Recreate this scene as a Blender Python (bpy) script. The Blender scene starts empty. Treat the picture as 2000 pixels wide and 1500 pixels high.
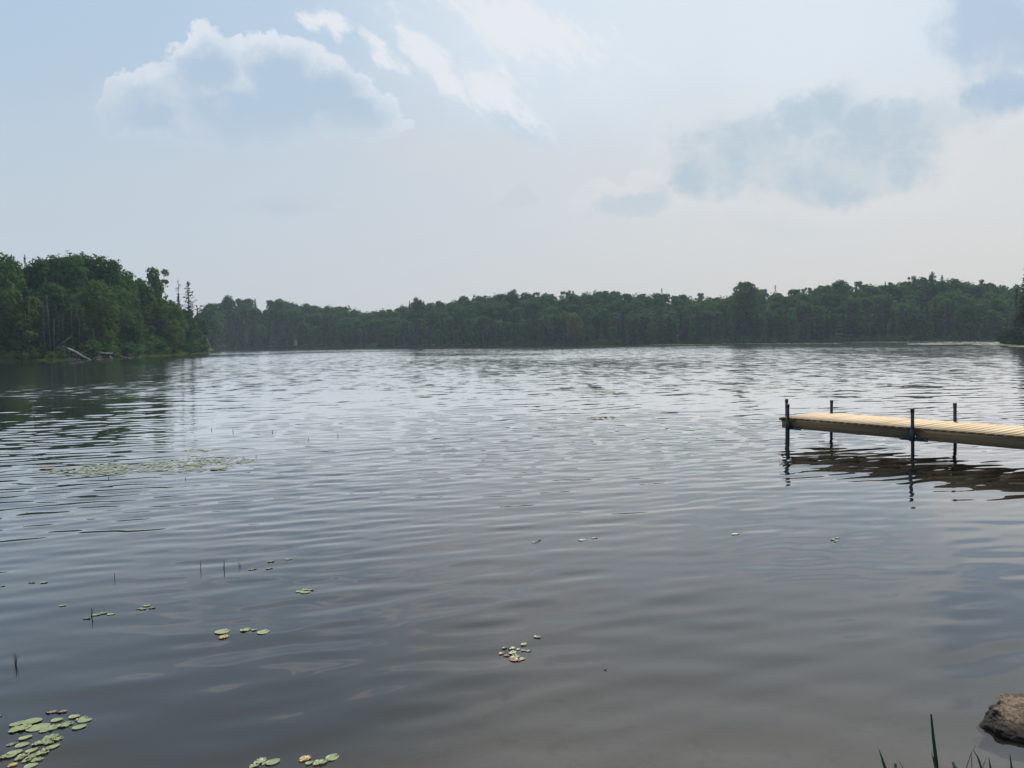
import bpy, math, random
import numpy as np
from mathutils import Vector, Matrix, noise

SC = bpy.context.scene
COL = SC.collection
RAD = math.radians
rng = np.random.default_rng(7)
random.seed(7)

# ------------------------------------------------------------------ camera
H = 2.1                                   # eye height above the lake
F = 1500.0                                # focal length in photo pixels (2000 wide)
PITCH, ROLL = RAD(3.17), RAD(0.9)
f0 = Vector((0, math.cos(PITCH), -math.sin(PITCH)))
r0 = Vector((1, 0, 0))
u0 = r0.cross(f0)
UPV = u0 * math.cos(ROLL) + r0 * math.sin(ROLL)
RTV = r0 * math.cos(ROLL) - u0 * math.sin(ROLL)
FWD = f0
CAM = Vector((0, 0, H))

def ray(px, py):
    return FWD + RTV * ((px - 1000) / F) + UPV * ((750 - py) / F)

def ground_pt(px, py, z=0.0):             # where that sight line meets height z
    d = ray(px, py)
    return CAM + d * ((z - H) / d.z)

def at_y(px, py, Y):                      # the point of that sight line at distance Y
    d = ray(px, py)
    return CAM + d * (Y / d.y)

cam_data = bpy.data.cameras.new("camera")
cam_data.sensor_width = 36.0
cam_data.lens = 36.0 * F / 2000.0
cam_data.clip_start = 0.05
cam_data.clip_end = 5000
cam = bpy.data.objects.new("camera", cam_data)
COL.objects.link(cam)
M = Matrix((RTV, UPV, -FWD)).transposed().to_4x4()
M.translation = CAM
cam.matrix_world = M
SC.camera = cam

# ------------------------------------------------------------------ helpers
def lin(r, g, b):
    def c(v):
        v /= 255.0
        return v / 12.92 if v <= 0.04045 else ((v + 0.055) / 1.055) ** 2.4
    return (c(r), c(g), c(b))

def tag(o, label=None, cat=None, group=None, kind=None):
    if label: o["label"] = label
    if cat: o["category"] = cat
    if group: o["group"] = group
    if kind: o["kind"] = kind
    return o

def empty(name, loc, rz=0.0):
    o = bpy.data.objects.new(name, None)
    COL.objects.link(o)
    o.location = loc
    o.rotation_euler = (0, 0, rz)
    o.empty_display_size = 0.2
    return o

def link(name, me, parent=None, loc=None):
    o = bpy.data.objects.new(name, me)
    COL.objects.link(o)
    if parent is not None: o.parent = parent
    if loc is not None: o.location = loc
    return o

def mesh_np(name, verts, faces, mat, smooth=False):
    """verts (N,3) array; faces (M,k) array of one k, or a list of such arrays"""
    if not isinstance(faces, list): faces = [faces]
    faces = [np.asarray(f, dtype=np.int32) for f in faces if len(f)]
    me = bpy.data.meshes.new(name)
    verts = np.asarray(verts, dtype=np.float32)
    nl = sum(f.size for f in faces); nf = sum(len(f) for f in faces)
    me.vertices.add(len(verts)); me.vertices.foreach_set("co", verts.ravel())
    me.loops.add(nl); me.polygons.add(nf)
    me.loops.foreach_set("vertex_index", np.concatenate([f.ravel() for f in faces]))
    tot = np.concatenate([np.full(len(f), f.shape[1], dtype=np.int32) for f in faces])
    me.polygons.foreach_set("loop_start", np.concatenate([[0], np.cumsum(tot)[:-1]]).astype(np.int32))
    me.polygons.foreach_set("loop_total", tot)
    if smooth: me.polygons.foreach_set("use_smooth", np.ones(nf, dtype=bool))
    me.update(calc_edges=True)
    me.validate()
    if mat: me.materials.append(mat)
    return me

class MB:
    """collects simple solids into one mesh"""
    def __init__(s): s.v = []; s.f = {}
    def face(s, *idx): s.f.setdefault(len(idx), []).append(idx)
    def add(s, pts):
        b = len(s.v); s.v.extend([tuple(p) for p in pts]); return b
    def box(s, o, ax, ay, az):            # a corner-centred box: centre o, half axes
        o, ax, ay, az = Vector(o), Vector(ax), Vector(ay), Vector(az)
        b = s.add([o + sx * ax + sy * ay + sz * az for sz in (-1, 1) for sy in (-1, 1) for sx in (-1, 1)])
        for q in ((0, 2, 3, 1), (4, 5, 7, 6), (0, 1, 5, 4), (2, 6, 7, 3), (0, 4, 6, 2), (1, 3, 7, 5)):
            s.face(*[b + i for i in q])
    def tube(s, pts, radii, n=8, cap=True):
        pts = [Vector(p) for p in pts]
        rings = []
        for i, p in enumerate(pts):
            d = (pts[min(i + 1, len(pts) - 1)] - pts[max(i - 1, 0)])
            d = d.normalized() if d.length > 1e-9 else Vector((0, 0, 1))
            a = d.orthogonal().normalized() if abs(d.z) < 0.9 else d.cross(Vector((0, 1, 0))).normalized()
            c = d.cross(a)
            r = radii[i] if hasattr(radii, "__len__") else radii
            rings.append(s.add([p + (a * math.cos(2 * math.pi * k / n) + c * math.sin(2 * math.pi * k / n)) * r for k in range(n)]))
        for a, b in zip(rings, rings[1:]):
            for k in range(n):
                s.face(a + k, a + (k + 1) % n, b + (k + 1) % n, b + k)
        if cap:
            s.face(*[rings[0] + k for k in reversed(range(n))])
            s.face(*[rings[-1] + k for k in range(n)])
    def mesh(s, name, mat, smooth=False):
        return mesh_np(name, np.array(s.v), [np.array(v) for v in s.f.values()], mat, smooth)
    def build(s, name, mat, parent=None, smooth=False):
        return link(name, s.mesh(name, mat, smooth), parent)

# ------------------------------------------------------------------ node helpers
class NT:
    def __init__(s, tree): s.t = tree
    def new(s, typ, **kw):
        n = s.t.nodes.new(typ)
        for k, v in kw.items(): setattr(n, k, v)
        return n
    def set(s, inp, v):
        if isinstance(v, E): s.t.links.new(v.o, inp)
        elif hasattr(v, "is_output"): s.t.links.new(v, inp)
        else:
            if hasattr(inp.default_value, "__len__"):
                if not hasattr(v, "__len__"): v = (v,) * len(inp.default_value)
                v = tuple(v)
                if len(inp.default_value) == 4 and len(v) == 3: v += (1,)
            inp.default_value = v
    def math(s, op, *a):
        n = s.new("ShaderNodeMath", operation=op)
        for i, v in enumerate(a): s.set(n.inputs[i], v)
        return E(s, n.outputs[0])
    def smooth(s, x, a, b):               # 0 at a, 1 at b
        n = s.new("ShaderNodeMapRange", interpolation_type="SMOOTHSTEP")
        s.set(n.inputs[0], x); s.set(n.inputs[1], a); s.set(n.inputs[2], b); s.set(n.inputs[3], 0.0); s.set(n.inputs[4], 1.0)
        return E(s, n.outputs[0])
    def mix(s, fac, a, b):
        n = s.new("ShaderNodeMix", data_type="RGBA")
        s.set(n.inputs[0], fac); s.set(n.inputs[6], a); s.set(n.inputs[7], b)
        return n.outputs[2]
    def xyz(s, x, y, z=0.0):
        n = s.new("ShaderNodeCombineXYZ")
        for i, v in enumerate((x, y, z)): s.set(n.inputs[i], v)
        return n.outputs[0]
    def sep(s, v):
        n = s.new("ShaderNodeSeparateXYZ"); s.set(n.inputs[0], v)
        return [E(s, o) for o in n.outputs]
    def noise(s, vec, scale, detail=4, rough=0.55, lac=2.0, dist=0.0):
        n = s.new("ShaderNodeTexNoise")
        s.set(n.inputs["Vector"], vec); s.set(n.inputs["Scale"], scale); s.set(n.inputs["Detail"], detail)
        s.set(n.inputs["Roughness"], rough); s.set(n.inputs["Lacunarity"], lac); s.set(n.inputs["Distortion"], dist)
        return E(s, n.outputs[0]), n.outputs[1]

class E:
    def __init__(s, nt, o): s.n = nt; s.o = o
    def __add__(s, b): return s.n.math("ADD", s, b)
    __radd__ = __add__
    def __sub__(s, b): return s.n.math("SUBTRACT", s, b)
    def __rsub__(s, b): return s.n.math("SUBTRACT", b, s)
    def __mul__(s, b): return s.n.math("MULTIPLY", s, b)
    __rmul__ = __mul__
    def __truediv__(s, b): return s.n.math("DIVIDE", s, b)
    def max(s, b): return s.n.math("MAXIMUM", s, b)
    def min(s, b): return s.n.math("MINIMUM", s, b)

def material(name):
    m = bpy.data.materials.new(name); m.use_nodes = True
    m.node_tree.nodes.clear()
    nt = NT(m.node_tree)
    out = nt.new("ShaderNodeOutputMaterial")
    return m, nt, out

def principled(nt, out, color, rough=0.7, spec=0.3, normal=None, metal=0.0):
    p = nt.new("ShaderNodeBsdfPrincipled")
    nt.set(p.inputs["Base Color"], color); nt.set(p.inputs["Roughness"], rough)
    nt.set(p.inputs["Specular IOR Level"], spec); nt.set(p.inputs["Metallic"], metal)
    if normal is not None: nt.set(p.inputs["Normal"], normal)
    nt.set(out.inputs[0], p.outputs[0])
    return p

def objco(nt): return nt.new("ShaderNodeTexCoord").outputs["Object"]
def worldpos(nt): return nt.new("ShaderNodeNewGeometry").outputs["Position"]

def bump(nt, height, strength=0.5, dist=0.02):
    b = nt.new("ShaderNodeBump")
    nt.set(b.inputs["Strength"], strength); nt.set(b.inputs["Distance"], dist); nt.set(b.inputs["Height"], height)
    return b.outputs[0]

# ------------------------------------------------------------------ world: hazy summer sky with clouds
SUN_AZ, SUN_EL = RAD(22), RAD(52)         # azimuth to the right of straight ahead (+Y)
world = bpy.data.worlds.new("World"); SC.world = world
world.use_nodes = True
wt = NT(world.node_tree); world.node_tree.nodes.clear()
wout = wt.new("ShaderNodeOutputWorld"); bg = wt.new("ShaderNodeBackground")
wt.set(wout.inputs[0], bg.outputs[0])
SKY_STRENGTH = 0.1
sky = wt.new("ShaderNodeTexSky", sky_type="NISHITA")
sky.sun_disc = False
sky.sun_elevation = SUN_EL; sky.sun_rotation = SUN_AZ
sky.air_density = 1.0; sky.dust_density = 4.0; sky.ozone_density = 1.0
gx, gy, gz = wt.sep(wt.new("ShaderNodeTexCoord").outputs["Generated"])
yy = gy.max(0.12)
U = (gx / yy).max(-1.6).min(1.6)          # direction as tangents off the +Y axis
V = (gz / yy).max(0.0).min(1.6)
UV = wt.xyz(U, V, 0.0)

def uv_of(px, py):
    d = ray(px, py); return d.x / d.y, d.z / d.y
S1 = 1 / 1500.0

def blobs(u, v, lst):                      # union of soft ellipses: 1 in the middle, 0 at the rim
    acc = None
    for (px, py, rx, ry, *ang) in lst:
        cu, cv = uv_of(px, py)
        a = RAD(ang[0]) if ang else 0.0
        du, dv = u - cu, v - cv
        if a:
            ca, sa = math.cos(a), math.sin(a)
            du, dv = du * ca + dv * sa, dv * ca - du * sa
        q = wt.math("POWER", du * (1 / (rx * S1)), 2.0) + wt.math("POWER", dv * (1 / (ry * S1)), 2.0)
        e = 1.0 - wt.math("SQRT", q)
        acc = e if acc is None else acc.max(e)
    return acc

n_big, n_bigc = wt.noise(UV, 5.0, 3, 0.5)
n_mid, n_midc = wt.noise(UV, 16.0, 6, 0.6)
n_fine, n_finec = wt.noise(UV, 38.0, 6, 0.62)
wbx, wby, _ = wt.sep(n_bigc); wmx, wmy, _ = wt.sep(n_midc); wfx, wfy, _ = wt.sep(n_finec)
# billowed warp for the cumulus, soft warp for the veils
Uc = U + (wmx - 0.5) * 0.055 + (wfx - 0.5) * 0.03
Vc = V + (wmy - 0.5) * 0.055 + (wfy - 0.5) * 0.03
Us = U + (wbx - 0.5) * 0.12 + (wmx - 0.5) * 0.05
Vs = V + (wby - 0.5) * 0.10 + (wmy - 0.5) * 0.05

# the clear haze: pale blue at the upper left, nearly white towards the sun, warm grey low on the right
tu = wt.smooth(U, -0.66, 0.66)
tv = wt.smooth(V, 0.02, 0.40)
low = wt.mix(tu, lin(199, 205, 212), lin(213, 210, 206))
midc = wt.mix(tu, lin(192, 205, 217), lin(215, 217, 219))
top = wt.mix(tu, lin(177, 200, 222), lin(208, 220, 231))
veil = wt.mix(wt.smooth(V, 0.02, 0.20), low, midc)
veil = wt.mix(wt.smooth(V, 0.18, 0.44), veil, top)
# broad brightening under the sun
g1 = blobs(Us, Vs, [(1150, 20, 620, 330), (1560, 60, 460, 260)])
veil = wt.mix(wt.smooth(g1, 0.0, 0.75) * 0.85, veil, lin(217, 228, 238))
g2 = blobs(Us, Vs, [(1000, 330, 560, 90, -12), (1350, 420, 500, 110, -10)])
veil = wt.mix(wt.smooth(g2, 0.0, 0.8) * 0.40, veil, lin(211, 214, 217))
# thin bluish gaps in the high cloud
g3 = blobs(Us, Vs, [(1020, 230, 120, 60, -30), (640, 60, 150, 80, -20)])
veil = wt.mix(wt.smooth(g3, 0.0, 0.8) * 0.35, veil, lin(176, 204, 226))
# cirrus wisps, drawn out to the lower right
cr = math.cos(RAD(-45)); sr = math.sin(RAD(-45))
stretch = wt.xyz((U * cr + V * sr) * 7.0, (V * cr - U * sr) * 20.0, 3.1)
n_c, n_cc = wt.noise(stretch, 1.0, 7, 0.62)
wisp = blobs(Us, Vs, [(735, 95, 95, 26, -52), (850, 130, 150, 48, -45), (985, 185, 150, 62, -35), (640, 25, 90, 34, -30), (1010, 60, 260, 70, -20)])
n_c2, _x = wt.noise(wt.xyz((U * cr + V * sr) * 22.0, (V * cr - U * sr) * 46.0, 8.0), 1.0, 7, 0.68)
wm = wt.smooth(wisp + (n_c - 0.5) * 1.3 + (n_c2 - 0.5) * 1.7, 0.08, 0.72)
veil = wt.mix(wm * 0.95, veil, lin(229, 233, 238))
wisp2 = blobs(Us, Vs, [(150, 130, 90, 40), (590, 370, 110, 40), (1500, 440, 130, 40)])
veil = wt.mix(wt.smooth(wisp2 + (n_mid - 0.5) * 1.0, 0.0, 0.8) * 0.18, veil, lin(190, 203, 215))
# soft shaded cloud banks on the right
Ub = U + (wbx - 0.5) * 0.05 + (wmx - 0.5) * 0.05
Vb = V + (wby - 0.5) * 0.05 + (wmy - 0.5) * 0.05
bank = blobs(Ub, Vb, [(1460, 296, 175, 100), (1400, 340, 120, 66), (1600, 345, 250, 66), (1760, 250, 220, 78, 14), (1680, 310, 190, 80), (1950, 195, 170, 46, 8), (1590, 225, 110, 60, 20)])
bank_d = bank + (n_mid - 0.5) * 0.85 + (n_big - 0.5) * 0.7 + (n_fine - 0.5) * 0.55
bm_ = wt.smooth(bank_d, -0.03, 0.58)
rimb = wt.smooth(bank_d, -0.5, 0.0) * (1.0 - bm_)
veil = wt.mix(rimb * 0.30, veil, lin(221, 223, 226))
veil = wt.mix(bm_ * (0.36 + wt.smooth(n_mid * 0.6 + n_big * 0.4, 0.40, 0.58) * 0.40), veil, lin(170, 192, 207))
bank2 = blobs(Us, Vs, [(1930, 60, 150, 90), (2060, 90, 160, 110), (2000, 190, 160, 40)])
bm2 = wt.smooth(bank2 + (n_mid - 0.5) * 0.9 + (n_fine - 0.5) * 0.4, -0.10, 0.6)
veil = wt.mix(bm2 * 0.8, veil, lin(168, 191, 214))
# the big cumulus on the left and the small one in the middle
CUM = [(398, 128, 76, 74), (470, 135, 66, 56), (540, 128, 74, 68), (612, 165, 80, 66), (668, 196, 74, 62), (722, 228, 66, 42), (768, 246, 36, 16),
       (318, 178, 70, 56), (250, 205, 56, 56), (450, 215, 180, 84), (590, 240, 130, 60), (330, 240, 120, 56)]
def cumulus(lst, bottom, depth, lit, core, amt, topline, body):
    global veil
    bil = wt.math("ABSOLUTE", n_mid - 0.5) * 2.0 + wt.math("ABSOLUTE", n_fine - 0.5) * 1.2     # cauliflower billows
    d0 = blobs(Uc, Vc, lst)
    d = d0 + (0.30 - bil) * 0.28 + (n_fine - 0.5) * 0.34
    b0 = uv_of(*bottom)[1]
    base = wt.smooth(V + (n_mid - 0.5) * 0.10 + (n_big - 0.5) * 0.08, b0 - 0.03, b0 + depth)
    m = wt.smooth(d, 0.0, 0.15) * base
    hi = wt.smooth(V + (U - uv_of(*topline)[0]) * 0.12, uv_of(*topline)[1] - 0.10, uv_of(*topline)[1] + 0.02)
    bd = blobs(Us * 0.5 + Uc * 0.5, Vs * 0.5 + Vc * 0.5, body)
    inner = wt.smooth(bd + (n_mid - 0.5) * 0.65 + (n_fine - 0.5) * 0.4, 0.02, 0.66)
    shade = wt.mix(inner.max((1.0 - hi) * 0.85), lit, core)
    puff = wt.smooth(n_mid + (n_big - 0.5) * 0.8, 0.52, 0.80)
    shade = wt.mix(puff * 0.45 * hi, shade, lit)
    soft = wt.smooth(n_big + (n_mid - 0.5) * 0.6, 0.52, 0.72)
    shade = wt.mix(soft * 0.35, shade, lin(196, 206, 220))
    veil = wt.mix(m * amt, veil, shade)
cumulus(CUM, (450, 285), 0.05, lin(221, 228, 237), lin(177, 198, 217), 0.97, (470, 195), [(470, 235, 265, 100), (565, 200, 170, 100), (405, 152, 100, 88), (300, 225, 150, 80), (670, 235, 130, 62), (540, 152, 95, 84), (625, 185, 110, 80), (260, 225, 80, 62)])
g4 = blobs(Us, Vs, [(395, 262, 70, 40, -40), (250, 215, 60, 60)])
veil = wt.mix(wt.smooth(g4 + (n_mid - 0.5) * 0.8, 0.0, 0.9) * 0.35, veil, lin(208, 214, 224))
cumulus([(1165, 385, 52, 34), (1230, 395, 80, 34), (1285, 390, 40, 50), (1250, 350, 40, 30)], (1220, 425), 0.02, lin(219, 221, 223), lin(184, 198, 210), 0.6, (1170, 372), [(1225, 412, 110, 34), (1280, 395, 50, 50)])
cumulus([(560, 395, 110, 26), (1010, 385, 40, 20), (1480, 455, 150, 24)], (560, 420), 0.02, lin(196, 205, 214), lin(186, 197, 210), 0.45, (560, 380), [(560, 400, 80, 20), (1480, 460, 130, 18)])

veil = wt.mix(wt.smooth(V, 0.46, 0.75) * 0.7, veil, lin(212, 217, 221))
back = wt.smooth(gy, 0.15, -0.35)
veil = wt.mix(back, veil, lin(120, 150, 188))
veil_rad = wt.new("ShaderNodeVectorMath", operation="SCALE")
wt.set(veil_rad.inputs[0], veil); veil_rad.inputs["Scale"].default_value = 1.03 / SKY_STRENGTH
final = wt.mix(0.94, sky.outputs[0], veil_rad.outputs[0])
wt.set(bg.inputs[0], final); bg.inputs[1].default_value = SKY_STRENGTH
world.cycles.sampling_method = "MANUAL"; world.cycles.sample_map_resolution = 512

sun_data = bpy.data.lights.new("sun", "SUN")
sun_data.energy = 4.2; sun_data.angle = RAD(3.0); sun_data.color = (1.0, 0.95, 0.87)
sun = bpy.data.objects.new("sun", sun_data); COL.objects.link(sun)
sdir = Vector((math.sin(SUN_AZ) * math.cos(SUN_EL), math.cos(SUN_AZ) * math.cos(SUN_EL), math.sin(SUN_EL)))
sun.rotation_euler = (-sdir).to_track_quat("-Z", "Y").to_euler()
sun.location = (0, 0, 60)

# ------------------------------------------------------------------ terrain
# outer shoreline as distance over bearing, read off the waterline
SHORE = [(-420, 748), (-200, 722), (-80, 711), (0, 706.5), (60, 705), (120, 704), (200, 702), (260, 699), (320, 695.5), (380, 692), (404, 690.3),
         (409, 688), (414, 684.5), (440, 683.2), (560, 681.6), (700, 680), (860, 678.4), (1000, 676.6), (1130, 675), (1250, 673.4), (1400, 671.4), (1500, 670),
         (1620, 668.4), (1750, 666.6), (1880, 664.8), (1938, 664.0), (1948, 667.0), (1956, 671.5), (1975, 673), (2000, 674.5), (2080, 679), (2200, 690)]
sh = []
for px, py in SHORE:
    p = ground_pt(px, py); sh.append((math.atan2(p.x, p.y), math.hypot(p.x, p.y)))
sh = [(RAD(-180), 2.0), (RAD(-95), 10.0), (RAD(-70), 22.0), (RAD(-52), 55.0)] + sh + [(RAD(50), 70.0), (RAD(62), 26.0), (RAD(75), 13.0), (RAD(95), 6.0), (RAD(180), 2.0)]
SH_T = np.array([a for a, _ in sh]); SH_R = np.array([b for _, b in sh])
def shore_r(t):
    t = np.asarray(t, dtype=float)
    wob = 1 + 0.006 * np.sin(t * 61) + 0.004 * np.sin(t * 143 + 1)
    return np.interp(t, SH_T, SH_R) * wob

SKYL = [(-300, 505), (-120, 480), (0, 492), (40, 515), (90, 500), (130, 490), (200, 497), (240, 515), (280, 545), (330, 560), (370, 585), (392, 592),
        (400, 592), (450, 579), (500, 585), (555, 579), (590, 589), (655, 593), (700, 600), (730, 605), (775, 599), (815, 583), (850, 587), (910, 577), (990, 569),
        (1040, 570), (1080, 572), (1130, 564), (1200, 567), (1260, 568), (1310, 574), (1380, 574), (1420, 577), (1455, 555), (1500, 569), (1565, 561), (1610, 551),
        (1680, 552), (1740, 549), (1810, 540), (1860, 541), (1900, 547), (1950, 552), (2000, 556), (2300, 550)]
SKX = np.array([a for a, _ in SKYL], float); SKY_ = np.array([b for _, b in SKYL], float)
def skyline(px): return float(np.interp(px, SKX, SKY_))
def horizon(px): return 667.0 - (px - 1000) * math.tan(ROLL)
# hill behind the shore, by bearing
hill_t, hill_h = [], []
for px in sorted(list(range(-400, 2401, 40)) + [1943, 1945]):
    d = ray(px, horizon(px)); t = math.atan2(d.x, d.y)
    R = float(shore_r(t)); D = R + 46
    ztop = H + (horizon(px) - skyline(px)) / F * D * math.cos(t)
    D = R + 60; ztop = H + (horizon(px) - skyline(px)) / F * D * math.cos(t)
    if px > 1944: ztop = 0
    hill_t.append(t); hill_h.append(min(18.0, max(1.5, ztop - (13.5 if px > 405 else 18.0))))
hill_t, hill_h = np.array(hill_t), np.array(hill_h)
def sstep(x, a, b):
    q = np.clip((x - a) / (b - a), 0, 1); return q * q * (3 - 2 * q)
def near_shore(x): return 3.30 + 0.10 * np.sin(x * 1.3 + 0.6) + 0.05 * np.sin(x * 3.7) - 0.02 * x
def terrain(x, y):
    x = np.asarray(x, float); y = np.asarray(y, float)
    t = np.arctan2(x, y); r = np.hypot(x, y)
    s = r - shore_r(t)
    bedo = -np.minimum(4.0, np.maximum(-s, 0) * 0.10)
    land = 0.16 * np.clip(s, 0, 3) + np.interp(t, hill_t, hill_h) * sstep(s, 4, 62)
    zo = np.where(s < 0, bedo, land)
    s2 = near_shore(x) - y
    deep = 0.115 + 0.26 * sstep(-x, -0.3, 1.9)
    bedn = -np.minimum(5.0, np.maximum(-s2, 0) * deep + 0.02 * np.maximum(-s2 - 3, 0) ** 1.5)
    zn = np.where(s2 < 0, bedn, 0.22 * np.clip(s2, 0, 2.2) + 0.03 * np.clip(s2 - 2.2, 0, 40))
    z = np.maximum(zo, zn)
    z = z + np.where(r < 14, 0.010 * np.sin(x * 5.1 + np.sin(y * 3)) * np.sin(y * 4.3 + x), 0)
    return z
def tz(x, y): return float(terrain(x, y))

th = np.concatenate([np.arange(-180, -42, 2.0), np.arange(-42, 42, 0.25), np.arange(42, 180, 2.0)])
th = np.radians(th)
rr = np.concatenate([np.arange(0.2, 6, 0.1), np.geomspace(6, 90, 70), np.arange(92, 480, 3.0), np.linspace(483, 640, 8)])
T, R_ = np.meshgrid(th, rr, indexing="ij")
X, Y = R_ * np.sin(T), R_ * np.cos(T)
Z = terrain(X, Y)
nt_, nr_ = T.shape
idx = np.arange(nt_ * nr_).reshape(nt_, nr_)
a = idx; b = np.roll(idx, -1, axis=0)
quads = np.stack([a[:, :-1], a[:, 1:], b[:, 1:], b[:, :-1]], -1).reshape(-1, 4)
gv = np.stack([X, Y, Z], -1).reshape(-1, 3)
gv = np.concatenate([gv, [[0, 0, float(terrain(0.0, 0.01))]]])
fan = np.stack([idx[:, 0], np.roll(idx[:, 0], -1), np.full(nt_, len(gv) - 1)], -1)

m_ground, nt, out = material("sandy_lake_bed_and_forest_soil")
P = worldpos(nt)
n1, _ = nt.noise(P, 0.9, 5, 0.6); n2, _ = nt.noise(P, 7.0, 5, 0.65); n3, _ = nt.noise(P, 45.0, 3, 0.6)
sand = nt.mix(n1, (0.08, 0.073, 0.062), (0.125, 0.114, 0.098))
sand = nt.mix(nt.smooth(n2, 0.52, 0.68) * 0.55, sand, (0.06, 0.052, 0.038))
sand = nt.mix(nt.smooth(n3, 0.62, 0.72) * 0.4, sand, (0.22, 0.20, 0.165))
soil = nt.mix(n1, (0.035, 0.045, 0.018), (0.06, 0.075, 0.025))
pz = nt.sep(P)[2]
principled(nt, out, nt.mix(nt.smooth(pz, 0.02, 0.14), sand, soil), 0.95, 0.1, bump(nt, n2 + n3 * 0.3, 0.6, 0.02))
tag(link("ground", mesh_np("ground", gv, [quads, fan], m_ground, True)), kind="structure")

# ------------------------------------------------------------------ water
NW = 84
wl = np.exp(rng.uniform(math.log(0.10), math.log(2.2), NW))
wl.sort()
wang = RAD(90 + 16) + rng.normal(0, RAD(19), NW)
wk = 2 * np.pi / wl
wkx, wky = wk * np.cos(wang), wk * np.sin(wang)
wph = rng.uniform(0, 2 * np.pi, NW)
def wave_gain(l, x, y, dy):
    near = sstep(y + 0.25 * np.sin(x * 0.9), 4.5, 17)
    g = 0.27 + 0.73 * near
    if l < 0.22: g = 0.05 + 0.95 * sstep(y, 8, 20)
    elif l < 0.45: g = 0.22 + 0.78 * near
    return g * sstep(l / np.maximum(dy, 1e-6), 2.2, 4.5)
def waves(x, y, dy):
    z = np.zeros_like(x)
    patch = 0.75 + 0.35 * np.sin(x * 0.31 + y * 0.17 + 1.0) * np.sin(y * 0.23 - x * 0.11) 
    for i in range(NW):
        l = wl[i]
        s = 0.0028 + 0.0140 * math.exp(-(math.log(l / 0.32)) ** 2 / (2 * 0.55 ** 2))          # slope of this component
        g = wave_gain(l, x, y, dy)
        if np.max(g) <= 0: continue
        ph = wkx[i] * x + wky[i] * y + wph[i]
        c = np.sin(ph + 0.35 * np.sin(0.21 * wkx[i] * y + wph[i] * 3))
        z += (s / wk[i]) * math.sqrt(2) * g * patch * c
    return z
ystart, yend = 2.5, 470.0
fr = 768.0 * H
inv = np.arange(1 / ystart, 1 / yend, -0.46 / fr)
inv = inv[inv > 0]
yrow = 1 / inv
ud = np.concatenate([np.linspace(-2.2, -0.74, 60)[:-1], np.arange(-0.74, 0.74, 1.25 / 768), np.linspace(0.74, 2.2, 60)])
WU, WY = np.meshgrid(ud, yrow, indexing="xy")
WX = WU * WY
DY = WY ** 2 * 0.46 / fr
WZ = waves(WX, WY, DY)
nr2, nc2 = WX.shape
ix = np.arange(nr2 * nc2).reshape(nr2, nc2)
wq = np.stack([ix[:-1, :-1], ix[:-1, 1:], ix[1:, 1:], ix[1:, :-1]], -1).reshape(-1, 4)

m_water, nt, out = material("lake_water")
P = worldpos(nt)
px_, py_, pz_ = nt.sep(P)
far = nt.smooth(py_, 14.0, 42.0)
v1 = nt.xyz(px_ * 1.1 + py_ * 0.3, py_ * 3.0 - px_ * 0.8, 0.0)
na, nac = nt.noise(v1, 0.9, 5, 0.62)
v2 = nt.xyz(px_ * 1.3 + py_ * 0.1, py_ * 0.42 - px_ * 0.2, 4.0)
nb, nbc = nt.noise(v2, 1.0, 3, 0.6)
nd, ndc = nt.noise(nt.xyz(px_ * 0.62, py_ * 0.085 - px_ * 0.03, 7.0), 1.0, 3, 0.6)
_d, dyy, _e = nt.sep(ndc)
vfar = nt.smooth(py_, 45.0, 120.0)
v3 = nt.xyz(px_ * 0.020, py_ * 0.018, 9.0)
npatch, _ = nt.noise(v3, 1.0, 3, 0.5)
patchf = nt.smooth(npatch, 0.30, 0.62) * 0.75 + 0.35
ax_, ay_, _ = nt.sep(nac); bx_, by_, _ = nt.sep(nbc)
sx = ((ax_ - 0.5) * 0.16 + (bx_ - 0.5) * 0.04) * far * patchf
calm = nt.smooth(px_ - py_ * 0.30, -22.0, 26.0)            # the sheltered right-hand side
sy = ((ay_ - 0.5) * 0.24 + (by_ - 0.5) * (calm * 0.06 + 0.14) + (dyy - 0.5) * vfar * (calm * 0.06 + 0.05) - 0.024 - vfar * (1.0 - calm) * 0.022) * far * patchf
fine, finec = nt.noise(nt.xyz(px_ * 3, py_ * 9.0 - px_ * 2, 0.0), 1.0, 3, 0.55)
cx_, cy_, _ = nt.sep(finec)
mid = nt.smooth(py_, 6.0, 20.0) * (1.0 - far * 0.6)
sx = sx + (cx_ - 0.5) * 0.03 * mid
sy = sy + (cy_ - 0.5) * 0.06 * mid
geo_n = nt.new("ShaderNodeNewGeometry").outputs["Normal"]
va = nt.new("ShaderNodeVectorMath", operation="ADD")
nt.set(va.inputs[0], geo_n); nt.set(va.inputs[1], nt.xyz(sx, sy, 0.0))
vn = nt.new("ShaderNodeVectorMath", operation="NORMALIZE"); nt.set(vn.inputs[0], va.outputs[0])
fres = nt.new("ShaderNodeFresnel"); fres.inputs[0].default_value = 1.43; nt.set(fres.inputs[1], vn.outputs[0])
gl = nt.new("ShaderNodeBsdfGlossy"); nt.set(gl.inputs["Roughness"], far * 0.06 + 0.015); nt.set(gl.inputs["Normal"], vn.outputs[0])
gl.inputs["Color"].default_value = (1, 1, 1, 1)
trt = nt.new("ShaderNodeBsdfTransparent"); murk = nt.new("ShaderNodeBsdfDiffuse")
murk.inputs[0].default_value = (0.115, 0.106, 0.092, 1)      # fine silt held in the water
trn = nt.new("ShaderNodeMixShader"); trn.inputs[0].default_value = 0.11
nt.set(trn.inputs[1], trt.outputs[0]); nt.set(trn.inputs[2], murk.outputs[0])
mx = nt.new("ShaderNodeMixShader")
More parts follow.
